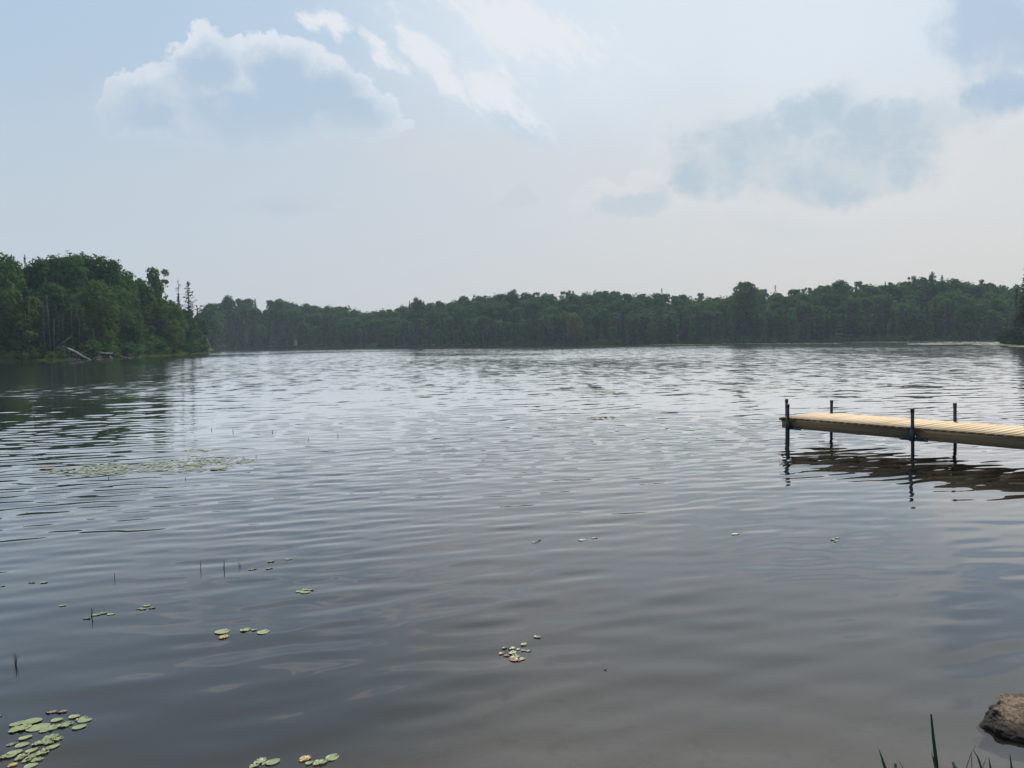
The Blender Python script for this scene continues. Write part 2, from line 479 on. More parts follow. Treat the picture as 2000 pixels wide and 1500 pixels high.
nt.set(mx.inputs[0], (E(nt, fres.outputs[0]) * (E(nt, fres.outputs[0]) * 1.2 + 1.10)).min(1.0)); nt.set(mx.inputs[1], trn.outputs[0]); nt.set(mx.inputs[2], gl.outputs[0])
nt.set(out.inputs[0], mx.outputs[0])
va_ = nt.new("ShaderNodeVolumeAbsorption"); va_.inputs[0].default_value = (0.50, 0.50, 0.46, 1); va_.inputs[1].default_value = 3.0
nt.set(out.inputs[1], va_.outputs[0])
tag(link("water", mesh_np("water", np.stack([WX, WY, WZ], -1).reshape(-1, 3), wq, m_water, True)), kind="structure")
def wz(x, y):
    return float(waves(np.array([x]), np.array([y]), np.array([y * y * 0.46 / fr]))[0])

# ------------------------------------------------------------------ foliage
def leaf_material(name, c0, c1, c2, trans=0.35, scale=0.35):
    m, nt, out = material(name)
    oi = nt.new("ShaderNodeObjectInfo")
    n, _ = nt.noise(objco(nt), scale, 3, 0.6)
    c = nt.mix(E(nt, oi.outputs["Random"]), c0, c1)
    c = nt.mix(nt.smooth(n, 0.42, 0.68), c, c2)
    d = nt.new("ShaderNodeBsdfDiffuse"); t = nt.new("ShaderNodeBsdfTranslucent")
    nt.set(d.inputs[0], c); nt.set(t.inputs[0], c)
    s = nt.new("ShaderNodeMixShader"); s.inputs[0].default_value = trans
    nt.set(s.inputs[1], d.outputs[0]); nt.set(s.inputs[2], t.outputs[0])
    nt.set(out.inputs[0], s.outputs[0])
    return m
M_LEAF = leaf_material("broadleaf_foliage", (0.030, 0.078, 0.030), (0.085, 0.146, 0.042), (0.092, 0.152, 0.042), 0.38)
M_LEAFY = leaf_material("yellow_green_foliage", (0.12, 0.13, 0.035), (0.13, 0.14, 0.04), (0.16, 0.15, 0.05), 0.42)
M_LEAFB = leaf_material("bright_green_foliage", (0.075, 0.125, 0.022), (0.09, 0.14, 0.03), (0.11, 0.16, 0.03), 0.45)
M_FIR = leaf_material("spruce_foliage", (0.032, 0.056, 0.032), (0.070, 0.085, 0.062), (0.080, 0.100, 0.066), 0.20)
M_FIRG = leaf_material("grey_lichen_spruce_foliage", (0.095, 0.110, 0.090), (0.125, 0.138, 0.115), (0.08, 0.095, 0.075), 0.15)
M_PINE = leaf_material("pine_foliage", (0.028, 0.050, 0.026), (0.040, 0.062, 0.032), (0.05, 0.075, 0.035), 0.2)
M_SHRUB = leaf_material("shore_shrub_foliage", (0.13, 0.185, 0.045), (0.16, 0.21, 0.055), (0.19, 0.24, 0.07), 0.35, 0.8)
M_SEDGE = leaf_material("sedge", (0.06, 0.075, 0.025), (0.075, 0.085, 0.03), (0.10, 0.10, 0.035), 0.3, 0.25)

m_bark, nt, out = material("grey_brown_bark")
n, _ = nt.noise(objco(nt), 3.0, 5, 0.6)
principled(nt, out, nt.mix(n, (0.05, 0.042, 0.035), (0.14, 0.125, 0.11)), 0.9, 0.2)
m_pale, nt, out = material("pale_bark")
n, _ = nt.noise(objco(nt), 2.0, 5, 0.65)
principled(nt, out, nt.mix(nt.smooth(n, 0.35, 0.65), (0.16, 0.15, 0.13), (0.34, 0.32, 0.29)), 0.85, 0.2)
m_grey, nt, out = material("grey_bark")
n, _ = nt.noise(objco(nt), 2.0, 5, 0.65)
principled(nt, out, nt.mix(nt.smooth(n, 0.35, 0.65), (0.06, 0.056, 0.05), (0.15, 0.14, 0.125)), 0.9, 0.2)
m_drift, nt, out = material("weathered_bleached_wood")
n, _ = nt.noise(objco(nt), 2.5, 5, 0.65)
principled(nt, out, nt.mix(nt.smooth(n, 0.38, 0.62), (0.16, 0.14, 0.12), (0.46, 0.43, 0.40)), 0.85, 0.2)

def cards(c, nrm, su, sv, rg):
    """diamond leaf clumps: centres, normals, half sizes"""
    n = len(c)
    nrm = nrm / np.maximum(np.linalg.norm(nrm, axis=1, keepdims=True), 1e-6)
    ref = rg.normal(size=(n, 3))
    a = np.cross(nrm, ref); a /= np.maximum(np.linalg.norm(a, axis=1, keepdims=True), 1e-6)
    b = np.cross(nrm, a)
    su = np.asarray(su).reshape(-1, 1); sv = np.asarray(sv).reshape(-1, 1)
    lift = nrm * su * 0.25
    v = np.stack([c - b * sv, c + a * su + lift, c + b * sv, c - a * su + lift], 1).reshape(-1, 3)
    return v, np.arange(4 * n).reshape(n, 4)

def unit(rg, n):
    v = rg.normal(size=(n, 3)); return v / np.linalg.norm(v, axis=1, keepdims=True)

def make_broadleaf(seed, Ht, W, base, nl, per, leaf, mat, name="crown", lobe=(0.115, 0.20)):
    rg = np.random.default_rng(seed)
    zc = base + (1 - base) * 0.42; cz = Ht * zc; rz_ = Ht * (1 - base) / 2
    zn = 1 - 2 * ((np.arange(nl) + rg.uniform(0, 1, nl)) / nl) ** 1.15
    zn = zn * 0.95
    R = np.where(zn > 0, np.sqrt(np.maximum(0, 1 - np.abs(zn) ** 1.8)), 1 - 0.30 * np.abs(zn))
    an = rg.uniform(0, 6.283, nl); q_ = rg.uniform(0.55, 0.92, nl)
    lc = np.stack([np.cos(an) * R * q_ * W / 2, np.sin(an) * R * q_ * W / 2, np.where(zn > 0, cz + zn * (Ht * (1 - zc) - W * 0.15), cz + zn * (cz - base * Ht))], 1)
    lc[:, 2] += rg.normal(0, 0.018 * Ht, nl)
    lr = W * rg.uniform(*lobe, nl)
    C, N = [], []
    for i in range(nl):
        q = unit(rg, per); q[:, 2] = np.where(rg.random(per) < 0.35, np.abs(q[:, 2]), q[:, 2])
        sh = rg.uniform(0.55, 1.05, (per, 1)) ** 0.7
        wob = 1 + 0.25 * np.sin(q[:, :1] * 5 + i) * np.cos(q[:, 1:2] * 4 + 2 * i)
        C.append(lc[i] + q * sh * wob * lr[i]); N.append(q + rg.normal(0, 0.32, (per, 3)))
    nin = nl * 10
    q = unit(rg, nin) * rg.uniform(0.1, 0.80, (nin, 1)) * np.array([W / 2, W / 2, rz_ * 0.95]); q[:, 2] += cz
    C.append(q); N.append(rg.normal(size=(nin, 3)))
    C = np.concatenate(C); N = np.concatenate(N)
    s = leaf * rg.uniform(0.6, 1.35, len(C)); s[-nin:] *= 1.35
    v, f = cards(C, N, s * 0.62, s, rg)
    crown = mesh_np(name, v, f, mat)
    t = MB(); lean = rg.normal(0, 0.25, 2)
    top = Ht * 0.86
    pts = [(lean[0] * k * k, lean[1] * k * k, -0.4 + top * k) for k in np.linspace(0, 1, 7)]
    r0_ = Ht * 0.013
    t.tube(pts, [r0_ * (1.5 if k == 0 else 1.05 - 0.85 * k / 6) for k in range(7)], 7)
    for i in range(min(9, nl)):
        k = rg.uniform(0.35, 0.75)
        a = Vector((lean[0] * k * k, lean[1] * k * k, top * k - 0.4)); b_ = Vector(lc[i])
        mid_ = a.lerp(b_, 0.5) + Vector((0, 0, 0.5))
        t.tube([a, mid_, b_], [r0_ * 0.42, r0_ * 0.28, r0_ * 0.1], 5)
    return crown, t.mesh("trunk", m_bark, True), float(v[:, 2].max())

def make_spruce(seed, Ht, W, mat, base=0.06, dens=1.0, leaf=0.30, droop=0.28, gap=0.12, name="crown"):
    rg = np.random.default_rng(seed)
    C, N, SU, SV = [], [], [], []
    z = Ht * base; t = MB()
    while z < Ht - 0.25:
        q = z / Ht
        rad = W / 2 * (1 - q) ** 0.8 * rg.uniform(0.72, 1.12) + 0.12
        nb_ = int(max(4, (5 + 4 * (1 - q)) * dens))
        a0 = rg.uniform(0, 6.28)
        for k in range(nb_):
            if rg.random() < gap: continue
            an = a0 + 6.283 * k / nb_ + rg.normal(0, 0.25)
            L = rad * rg.uniform(0.6, 1.15)
            m = max(2, int(L / (leaf * 0.62)))
            ss = (np.arange(m) + rg.uniform(0.2, 0.9, m)) / m
            dz = -droop * L * ss ** 1.4 + 0.12 * L * ss ** 3
            px = np.cos(an) * L * ss; py = np.sin(an) * L * ss
            for rep in range(2):
                jit = rg.normal(0, leaf * 0.33, (m, 3)) * np.array([1, 1, 0.55])
                C.append(np.stack([px, py, z + dz], 1) + jit)
                nn = np.tile([np.cos(an) * 0.45, np.sin(an) * 0.45, 0.8], (m, 1)) + rg.normal(0, 0.45, (m, 3))
                N.append(nn)
                sc = leaf * rg.uniform(0.7, 1.3, m) * (0.65 + 0.35 * (1 - q))
                SU.append(sc * 0.5); SV.append(sc)
        z += Ht * 0.030 * rg.uniform(0.7, 1.3) * (1.0 - 0.35 * q) + 0.05
    C = np.concatenate(C); N = np.concatenate(N)
    tip = np.stack([rg.normal(0, 0.06, 14), rg.normal(0, 0.06, 14), Ht - rg.uniform(-0.15, 0.9, 14)], 1)
    C = np.concatenate([C, tip]); N = np.concatenate([N, rg.normal(size=(14, 3)) * np.array([1, 1, 0.3])])
    v, f = cards(C, N, np.concatenate(SU + [np.full(14, leaf * 0.3)]), np.concatenate(SV + [np.full(14, leaf * 0.9)]), rg)
    t.tube([(0, 0, -0.4), (0, 0, Ht * 0.5), (0, 0, Ht)], [Ht * 0.012, Ht * 0.007, 0.02], 6)
    for k in range(12):                   # dead lower twigs
        an = rg.uniform(0, 6.28); zz = rg.uniform(0.03, 0.3) * Ht; L = W * 0.33 * rg.uniform(0.5, 1)
        t.tube([(0, 0, zz), (math.cos(an) * L, math.sin(an) * L, zz - 0.15 * L)], [0.03, 0.012], 4)
    return mesh_np(name, v, f, mat), t.mesh("trunk", m_bark, True), Ht

def make_pine(seed, Ht, W, mat, base=0.35, name="crown", whorls=9, bare=0.15):
    rg = np.random.default_rng(seed)
    C, N = [], []; t = MB()
    lean = rg.normal(0, 0.35)
    t.tube([(lean * k * k, 0, -0.4 + Ht * k) for k in np.linspace(0, 1, 7)], [Ht * 0.013 * (1.1 - k / 6.6) for k in range(7)], 7)
    for w in range(whorls):
        q = base + (0.97 - base) * (w + rg.uniform(-0.2, 0.2)) / (whorls - 1); q = min(q, 0.985)
        L0 = W / 2 * (0.35 + 0.75 * math.sin(math.pi * min(1, 0.25 + 0.75 * (1 - (q - base) / (1 - base))) ) ) * (1.05 - 0.55 * (q - base) / (1 - base))
        for k in range(5):
            if rg.random() < bare: continue
            an = rg.uniform(0, 6.28); L = L0 * rg.uniform(0.5, 1.15)
            z0 = Ht * q; up = L * rg.uniform(0.1, 0.35)
            x0 = lean * q * q
            t.tube([(x0, 0, z0), (x0 + math.cos(an) * L * 0.6, math.sin(an) * L * 0.6, z0 + up * 0.35), (x0 + math.cos(an) * L, math.sin(an) * L, z0 + up)], [0.07, 0.045, 0.02], 4)
            for pl in range(3):
                s_ = 0.45 + 0.55 * pl / 2 + rg.normal(0, 0.05)
                c = np.array([x0 + math.cos(an) * L * s_, math.sin(an) * L * s_, z0 + up * s_ * s_ + 0.15 + rg.normal(0, 0.35)])
                m = 36
                C.append(c + rg.normal(size=(m, 3)) * np.array([0.55, 0.55, 0.42]) * (0.6 + L * 0.14))
                N.append(np.array([0, 0, 1.0]) + rg.normal(0, 0.8, (m, 3)))
    C = np.concatenate(C); N = np.concatenate(N); s = 0.26 * rg.uniform(0.6, 1.3, len(C))
    v, f = cards(C, N, s * 0.5, s, rg)
    return mesh_np(name, v, f, mat), t.mesh("trunk", m_bark, True), Ht

def make_snag(seed, Ht, tuft=0):
    rg = np.random.default_rng(seed); t = MB()
    t.tube([(0.12 * math.sin(k * 3), 0, -0.4 + Ht * k) for k in np.linspace(0, 1, 8)], [Ht * 0.011 * (1.1 - k / 7.6) for k in range(8)], 6)
    for k in range(46):
        q = rg.uniform(0.25, 0.97); an = rg.uniform(0, 6.28); L = (1.15 - q) * Ht * 0.16 * rg.uniform(0.4, 1.2)
        z0 = Ht * q; e = Vector((math.cos(an) * L, math.sin(an) * L, z0 + L * rg.uniform(-0.2, 0.35)))
        t.tube([(0, 0, z0), e.lerp(Vector((0, 0, z0)), 0.45) + Vector((0, 0, -0.08 * L)), e], [0.08, 0.055, 0.03], 4)
    return t.mesh("trunk", m_grey, True)

BROAD = [make_broadleaf(11, 18, 10.0, 0.08, 50, 84, 0.36, M_LEAF), make_broadleaf(12, 18, 9.2, 0.06, 52, 80, 0.36, M_LEAF), make_broadleaf(13, 17, 11.0, 0.10, 54, 84, 0.38, M_LEAF),
         make_broadleaf(14, 19, 8.6, 0.06, 52, 76, 0.34, M_LEAF), make_broadleaf(15, 16, 9.6, 0.07, 46, 88, 0.38, M_LEAF), make_broadleaf(16, 20, 10.0, 0.12, 58, 74, 0.34, M_LEAF, lobe=(0.12, 0.2))]
OPEN = [make_broadleaf(17, 20, 7.5, 0.30, 26, 70, 0.34, M_LEAF, lobe=(0.09, 0.15)), make_broadleaf(18, 19, 9.0, 0.25, 34, 70, 0.34, M_LEAF, lobe=(0.09, 0.15))]
BROADY = make_broadleaf(21, 14, 8.0, 0.22, 26, 90, 0.30, M_LEAFY, lobe=(0.12, 0.2))
BROADB = [make_broadleaf(22, 11, 7.0, 0.10, 22, 90, 0.34, M_LEAFB), make_broadleaf(23, 9, 6.4, 0.15, 18, 90, 0.32, M_LEAFB)]
SPRUCE = [make_spruce(31, 15, 5.4, M_FIR, dens=1.2, leaf=0.34), make_spruce(32, 15, 4.2, M_FIR, dens=1.2), make_spruce(33, 16, 6.2, M_FIR, droop=0.35, dens=1.25, leaf=0.34), make_spruce(34, 14, 3.0, M_FIR, gap=0.2), make_spruce(35, 15, 4.2, M_FIR, base=0.02, gap=0.05, dens=1.2)]
BROADF = [make_broadleaf(111, 16, 10.0, 0.06, 34, 56, 0.60, M_LEAF, lobe=(0.15, 0.24)), make_broadleaf(112, 16, 9.0, 0.06, 30, 60, 0.60, M_LEAF, lobe=(0.15, 0.24)), make_broadleaf(113, 15, 11.0, 0.08, 40, 54, 0.62, M_LEAF, lobe=(0.13, 0.21)),
          make_broadleaf(114, 17, 8.4, 0.06, 32, 56, 0.58, M_LEAF, lobe=(0.15, 0.24)), make_broadleaf(115, 15, 9.8, 0.07, 28, 64, 0.62, M_LEAF, lobe=(0.17, 0.26))]
SPRUCEF = [make_spruce(131, 15, 5.2, M_FIR, leaf=0.52), make_spruce(132, 15, 4.2, M_FIR, leaf=0.48), make_spruce(133, 16, 6.0, M_FIR, leaf=0.54, droop=0.35)]
SPIRE = make_spruce(36, 18, 2.6, M_FIR, gap=0.18, base=0.15)
SPRUCEG = [make_spruce(37, 13, 4.4, M_FIRG, gap=0.3, dens=0.8, leaf=0.26), make_spruce(38, 12, 3.4, M_FIRG, gap=0.3, dens=0.85, leaf=0.26)]
PINE = [make_pine(41, 20, 8.0, M_PINE), make_pine(42, 19, 6.5, M_PINE, whorls=10), make_pine(43, 20, 9.0, M_PINE, base=0.45)]
SNAG = [make_snag(51, 16), make_snag(52, 12)]

def plant(proto, name, x, y, Ht, label, cat, group=None, wide=1.0, z=None):
    crown, trunk, hp = proto
    o = empty(name, (x, y, tz(x, y) - 0.05 if z is None else z), random.uniform(0, 6.28))
    s = Ht / hp
    o.scale = (s * wide, s * wide, s)
    tag(o, label, cat, group)
    if crown: link("crown", crown, o)
    link("trunk", trunk, o)
    return o

def bearing(px): 
    d = ray(px, horizon(px)); return math.atan2(d.x, d.y)
def place(px, dist):                       # px of the trunk, metres behind the waterline
    t = bearing(px); r = float(shore_r(t)) + dist
    return r * math.sin(t), r * math.cos(t)
def height_to(px, py, x, y):               # tree height whose top shows at that image row
    return at_y(px, py, y).z - tz(x, y)

# ---- the wood along the far shore
TAKEN = [(1123, 60), (1455, 60)]
def far_row(step_px, dist, lo, hi, pick, jit):
    px = 418.0
    while px < 2040:
        p = px + random.uniform(-0.4, 0.4) * step_px
        t = random.uniform(lo, hi)
        D = dist + random.uniform(-jit, jit)
        if p > 1942: D += 185                # behind the right-hand point the far shore goes on
        x, y = place(p, D)
        base = 0.5 * (horizon(p) + 675 - (p - 1000) * 0.0136)
        top = skyline(p) + t * (base - skyline(p))
        if p > 1942: plant(random.choice(BROADF), "broadleaf_tree", x, y, height_to(p, top, x, y), "tall leafy tree of the far wood seen behind the right-hand point", "tree", "far trees behind the right-hand point", 0.8)
        else: pick(p, x, y, height_to(p, top, x, y))
        px += step_px * random.uniform(0.75, 1.25)

def row_front(p, x, y, h):
    u = random.random()
    if abs(p - 1123) < 34 and u < 0.7: u = 0.99; h *= 0.5
    if u < 0.56: plant(random.choice(SPRUCEF), "spruce_tree", x, y, max(7, h), "narrow dark spruce in the front row along the far shore", "tree", "spruces along the far shore", random.uniform(0.85, 1.15))
    elif u < 0.80: plant(random.choice(SPRUCEG), "spruce_tree", x, y, max(6, h * 0.9), "thin grey lichen covered spruce at the water's edge of the far shore", "tree", "grey spruces along the far shore", random.uniform(0.85, 1.1))
    else: plant(random.choice(BROADF), "broadleaf_tree", x, y, max(7, h), "low leafy tree between the spruces of the far shore", "tree", "low leafy trees along the far shore", random.uniform(0.8, 1.0))
def row_mid(p, x, y, h):
    conif = 0.5 if (430 < p < 760 or 1280 < p < 1420 or p > 1700) else 0.18
    if random.random() < conif: plant(random.choice(SPRUCEF), "spruce_tree", x, y, max(8, h), "dark spruce in the second rank of the far wood", "tree", "spruces in the second rank of the far wood", random.uniform(0.8, 1.05))
    else: plant(random.choice(BROADF), "broadleaf_tree", x, y, min(17, max(8, h)), "leafy tree low on the far wooded slope", "tree", "leafy trees low on the far slope", random.uniform(1.1, 1.4))
def row_high(p, x, y, h):
    if random.random() < 0.12: plant(random.choice(SPRUCEF), "spruce_tree", x, y, max(9, h + 1.5), "spruce standing among the leafy trees high on the far slope", "tree", "spruces high on the far slope", random.uniform(0.7, 0.9))
    else: plant(random.choice(BROADF), "broadleaf_tree", x, y, min(17, max(8, h)), "leafy tree halfway up the far wooded slope", "tree", "leafy trees halfway up the far slope", random.uniform(1.2, 1.55))
def row_back(p, x, y, h):
    u = random.random()
    if u < 0.8: plant(random.choice(BROADF), "broadleaf_tree", x, y, max(8, h), "round leafy tree on the crest of the far wood", "tree", "leafy trees on the far crest", random.uniform(1.1, 1.4))
    elif u < 0.96: plant(random.choice(OPEN), "broadleaf_tree", x, y, max(9, h + 0.5), "loose crowned tree rising from the crest of the far wood", "tree", "loose crowned trees on the far crest", random.uniform(0.8, 1.0))
    else: plant(random.choice(SPRUCEF), "spruce_tree", x, y, max(9, h + 0.3), "pointed spruce on the crest of the far wood", "tree", "pointed spruces on the far crest", random.uniform(0.9, 1.1))
def row_low(p, x, y, h):
    plant(random.choice(SPRUCEF), "spruce_tree", x, y, max(5, h), "short dark spruce filling the edge of the far wood", "tree", "short spruces at the edge of the far wood", random.uniform(1.0, 1.4))
far_row(17, 4.5, 0.40, 0.74, row_front, 1.5)
far_row(19, 8, 0.34, 0.62, row_low, 1.5)
far_row(25, 15, 0.34, 0.56, row_mid, 2)
far_row(24, 26, 0.24, 0.42, row_mid, 2.5)
far_row(25, 36, 0.15, 0.28, row_high, 3)
far_row(24, 47, 0.05, 0.14, row_high, 3)
far_row(22, 60, -0.02, 0.05, row_back, 4)

for i_ in range(16):
    px = 560 + i_ * 17; x, y = place(px, 72)
    plant(BROADF[i_ % 5], "broadleaf_tree", x, y, height_to(px, skyline(px) + 5 + 5 * (i_ % 3), x, y), "leafy tree closing the low saddle of the far wood", "tree", "trees in the saddle of the far wood", 1.4)
def special(proto, name, px, top, dist, label, wide=1.0, cat="tree"):
    x, y = place(px, dist)
    return plant(proto, name, x, y, height_to(px, top, x, y), label, cat, None, wide)
special(BROADY, "broadleaf_tree", 1123, 609, 2.5, "lone yellow-green tree standing out at the water's edge of the far shore", 1.0)
special(OPEN[1], "pine_tree", 1456, 549, 16, "tall dark pine towering over the middle of the far wood", 1.1)
special(BROAD[2], "broadleaf_tree", 1446, 566, 20, "dark leafy tree close beside the tallest pine of the far wood", 0.9)
special(SPIRE, "spruce_tree", 1293, 563, 30, "thin pointed spruce spire rising alone above the far crest", 0.9)
special(SPIRE, "spruce_tree", 1514, 557, 34, "slim spruce spire just right of the tall dark pine", 0.9)
special(SPRUCE[2], "spruce_tree", 1819, 530, 40, "tallest pointed conifer on the highest part of the far crest", 1.5)
special(SPRUCE[0], "spruce_tree", 1838, 538, 40, "dark conifer beside the tallest one on the far crest", 1.3)
special(OPEN[0], "broadleaf_tree", 1780, 538, 44, "broad open crowned tree on the crest left of its tallest conifer", 0.8)
special(BROAD[0], "broadleaf_tree", 1640, 545, 48, "domed leafy tree on the crest above the cleared slope", 1.0)
special(BROAD[5], "broadleaf_tree", 1002, 564, 46, "bushy rounded tree top above the middle of the far wood", 0.9)
special(BROAD[3], "broadleaf_tree", 818, 579, 40, "dark round tree where the far crest steps up from the low gap", 0.9)
special(BROAD[1], "broadleaf_tree", 450, 574, 40, "pale feathery tree top on the far crest just past the left point", 0.8)
special(SPRUCEG[0], "spruce_tree", 1072, 622, 2.5, "pale grey spruce just left of the lone yellow-green tree", 0.8)
special(SPRUCEG[1], "spruce_tree", 1224, 628, 2.5, "reddish grey half dead spruce right of the yellow-green tree", 0.9)
special(SPRUCEG[0], "spruce_tree", 1494, 605, 2.0, "shaggy grey spruce at the far shore below the tall dark pine", 1.0)
special(SPRUCEG[1], "spruce_tree", 1555, 612, 2.0, "pale fresh green tipped spruce left of the cleared slope", 1.0)
plant((None, SNAG[1], 12), "dead_tree", *place(482, 3.0), 11, "grey dead trunk standing at the left end of the far shore", "dead tree")
plant((None, SNAG[1], 12), "dead_tree", *place(1700, 2.0), 10, "thin bleached dead trunk right of the cleared slope", "dead tree")

# ---- the wooded point on the left
def left(proto, px, top, dist, label, name="broadleaf_tree", wide=1.0, group=None, ht=None, cat="tree"):
    x, y = place(px, dist)
    return plant(proto, name, x, y, ht if ht else height_to(px, top, x, y), label, cat, group, wide)
for (px, top, dist, k, wd, lab) in [
    (-260, 470, 22, 0, 1.1, None), (-190, 476, 16, 2, 1.1, None), (-130, 470, 24, 1, 1.1, None), (-75, 480, 14, 3, 1.1, None), (-35, 486, 24, 5, 1.0, None),
    (4, 490, 12, 3, 1.05, "tall leafy tree with a ragged top standing at the far left of the left point"),
    (28, 503, 20, 1, 0.8, "slim leafy tree right of the ragged tall one on the left point"),
    (50, 520, 26, 4, 0.8, "lower leafy tree in the dip of the left point's skyline"),
    (86, 500, 24, 0, 0.75, "leafy tree with gaps of sky in its crown left of the highest dome"),
    (132, 489, 24, 2, 1.0, "highest domed tree of the left point"),
    (160, 489, 30, 1, 0.9, "dark leafy tree sharing the highest dome of the left point"),
    (196, 495, 26, 0, 1.0, "light green leafy tree on the right shoulder of the highest dome"),
    (222, 505, 20, 5, 0.95, "leafy tree sloping down right of the highest dome"),
    (246, 524, 20, 3, 0.9, "leafy tree in the sloping skyline above the bleached logs"),
    (268, 541, 20, 4, 0.9, "smaller leafy tree before the gap beside the round topped pine"),
    (110, 545, 12, 1, 1.0, "spreading leafy tree in front of the highest dome"),
    (190, 545, 12, 5, 1.15, "broad willowy tree at the middle of the left point"),
    (230, 556, 10, 0, 1.1, "wide drooping leafy tree above the tangle of logs"),
    (62, 560, 12, 4, 0.9, "leafy tree over the shrubs on the left point"),
    (20, 560, 7, 2, 0.8, "leafy tree with low boughs over the water at the far left"),
    (300, 570, 13, 3, 1.1, "leafy tree under the round topped pine"),
    (335, 585, 12, 0, 0.95, "light leafy tree at the right part of the left point"),
    (368, 603, 11, 4, 0.7, "leafy tree near the tip of the left point"),
    (150, 590, 6, 3, 0.95, "leafy tree hanging over the fallen birch"),
    (262, 600, 5, 1, 0.95, "drooping leafy tree over the forked driftwood"),
    (318, 610, 5, 5, 1.0, "leafy tree with boughs down to the grass strip")]:
    left(BROAD[k], px, top, dist, lab or "leafy tree beyond the left edge of the wooded point", wide=wd, group=None if lab else "leafy trees at the outer left of the point")
for i_ in range(17):
    px = -30 + i_ * 26; x, y = place(px, 34 + 6 * (i_ % 3))
    if px > 330: x, y = place(px, 16 + 3 * (i_ % 2))
    left(BROAD[i_ % 6], px, skyline(px) + 22 + 6 * (i_ % 3), 30 if px < 330 else 14, "shaded leafy tree deep inside the wood of the left point", wide=1.15, group="trees deep inside the left point")
left(SPIRE, 57, 497, 20, "thin dead looking spruce spire poking above the left point", "spruce_tree", 0.6)
left(OPEN[0], 313, 520, 16, "tall round topped pine right of the big dome on the left point", "pine_tree", 0.95)
left(OPEN[1], 304, 532, 17, "leafy crown tangled with the round topped pine", wide=0.55)
left((None, SNAG[0], 16), 353, 541, 9, "bare dead tree with thin twigs beside the bent conifer", "dead_tree", 0.9, cat="dead tree")
left(make_spruce(45, 17, 5.0, M_PINE, base=0.22, dens=0.75, leaf=0.34, droop=-0.35, gap=0.45), 372, 549, 9, "dark lopsided conifer right of the bare dead tree", "pine_tree", 1.5)
left(SPRUCE[1], 352, 575, 6, "spruce below the bare dead tree near the tip of the point", "spruce_tree", 1.0)
left(SPRUCE[4], 388, 600, 3.5, "last dense conifer at the very tip of the left point", "spruce_tree", 1.0)
left(SPRUCE[4], 400, 625, 2.5, "small rounded cedar at the very tip of the left point", "cedar_tree", 1.1)
left(SPRUCE[2], 372, 615, 3.0, "drooping grey spruce near the tip of the left point", "spruce_tree", 0.9)
for (px, top, dist, lab) in [(95, 585, 4.0, "tall cedar with bare lower trunks by the leaning logs"), (112, 590, 4.5, "second cedar over the upright grey trunks"), (160, 600, 3.5, "conifer right of the upright grey trunks"),
                             (178, 615, 3.0, "short bushy conifer above the fallen birch"), (60, 620, 4.0, "dark conifer behind the pale shrubs"), (25, 640, 3.0, "low dark conifer at the far left bank"), (205, 622, 3.5, "small conifer between the two piles of logs"),
                             (285, 625, 4, "conifer above the forked driftwood"), (340, 632, 3.2, "conifer over the grass strip of the left point")]:
    left(random.choice(SPRUCE), px, top, dist, lab, "spruce_tree", random.uniform(0.95, 1.2))
left(BROADB[1], 40, 608, 3.0, "bright green maple bough lit up at the left of the point", wide=1.0)
left(BROADB[0], 66, 575, 7.0, "bright leafy young tree above the lit maple", wide=0.7)
left(BROADB[1], 210, 640, 2.5, "small bright leafy tree over the logs", wide=1.0)
left(BROADB[1], 330, 618, 3.0, "bright green willow bush by the grass strip", wide=1.2)
for i, (px, h, r) in enumerate([(60, 9, .11), (88, 10, .12), (99, 11, .14), (106, 7, .10), (143, 10, .10), (124, 8, .08), (156, 7, .09)]):
    x, y = place(px, 2.6 + 0.4 * (i % 3)); t = MB(); r *= 0.8; z0 = tz(x, y)
    lean = random.uniform(-0.35, 0.35)
    t.tube([(0, 0, -0.3), (lean * 0.3, 0, h * 0.4), (lean, 0.1, h)], [r, r * 0.8, r * 0.35], 7)
    for k in range(8):
        zz = random.uniform(0.3, 0.95) * h; L = random.uniform(0.3, 0.9); an = random.uniform(0, 6.28)
        t.tube([(lean * zz / h, 0, zz), (lean * zz / h + math.cos(an) * L, math.sin(an) * L, zz + 0.1)], [0.025, 0.01], 4)
    o = t.build("bare_trunk", m_grey); o.location = (x, y, z0)
    tag(o, ["slender pale trunk behind the left shrubs", "pale trunk left of the pair of tall grey trunks", "thickest of the upright grey trunks behind the shrubs", "short grey trunk beside the thickest one",
            "lone thin trunk rising behind the fallen birch", "thin trunk over the root tangle", "faint grey trunk right of the lone thin one"][i], "tree trunk")

# ---- right-hand point, cut by the picture's edge
for (px, top, dist, pr, lab, wd) in [(2004, 512, 6, SPRUCE[0], "tall near spruce cut off by the right edge", 1.15), (1984, 562, 5, SPIRE, "slim dark spruce left of the tall near one at the right edge", 1.3), (2030, 520, 9, SPRUCE[2], "wide spruce behind the right-hand bank", 1.0),
                                     (2060, 500, 8, SPRUCE[4], "dense spruce on the right-hand bank beyond the frame", 1.0), (2100, 495, 10, SPRUCE[0], "spruce further along the right-hand bank", 1.0), (1993, 600, 4, SPRUCE[3], "small spruce under the tall near one at the right edge", 1.1)]:
    left(pr, px, top, dist, lab, "spruce_tree", wd)

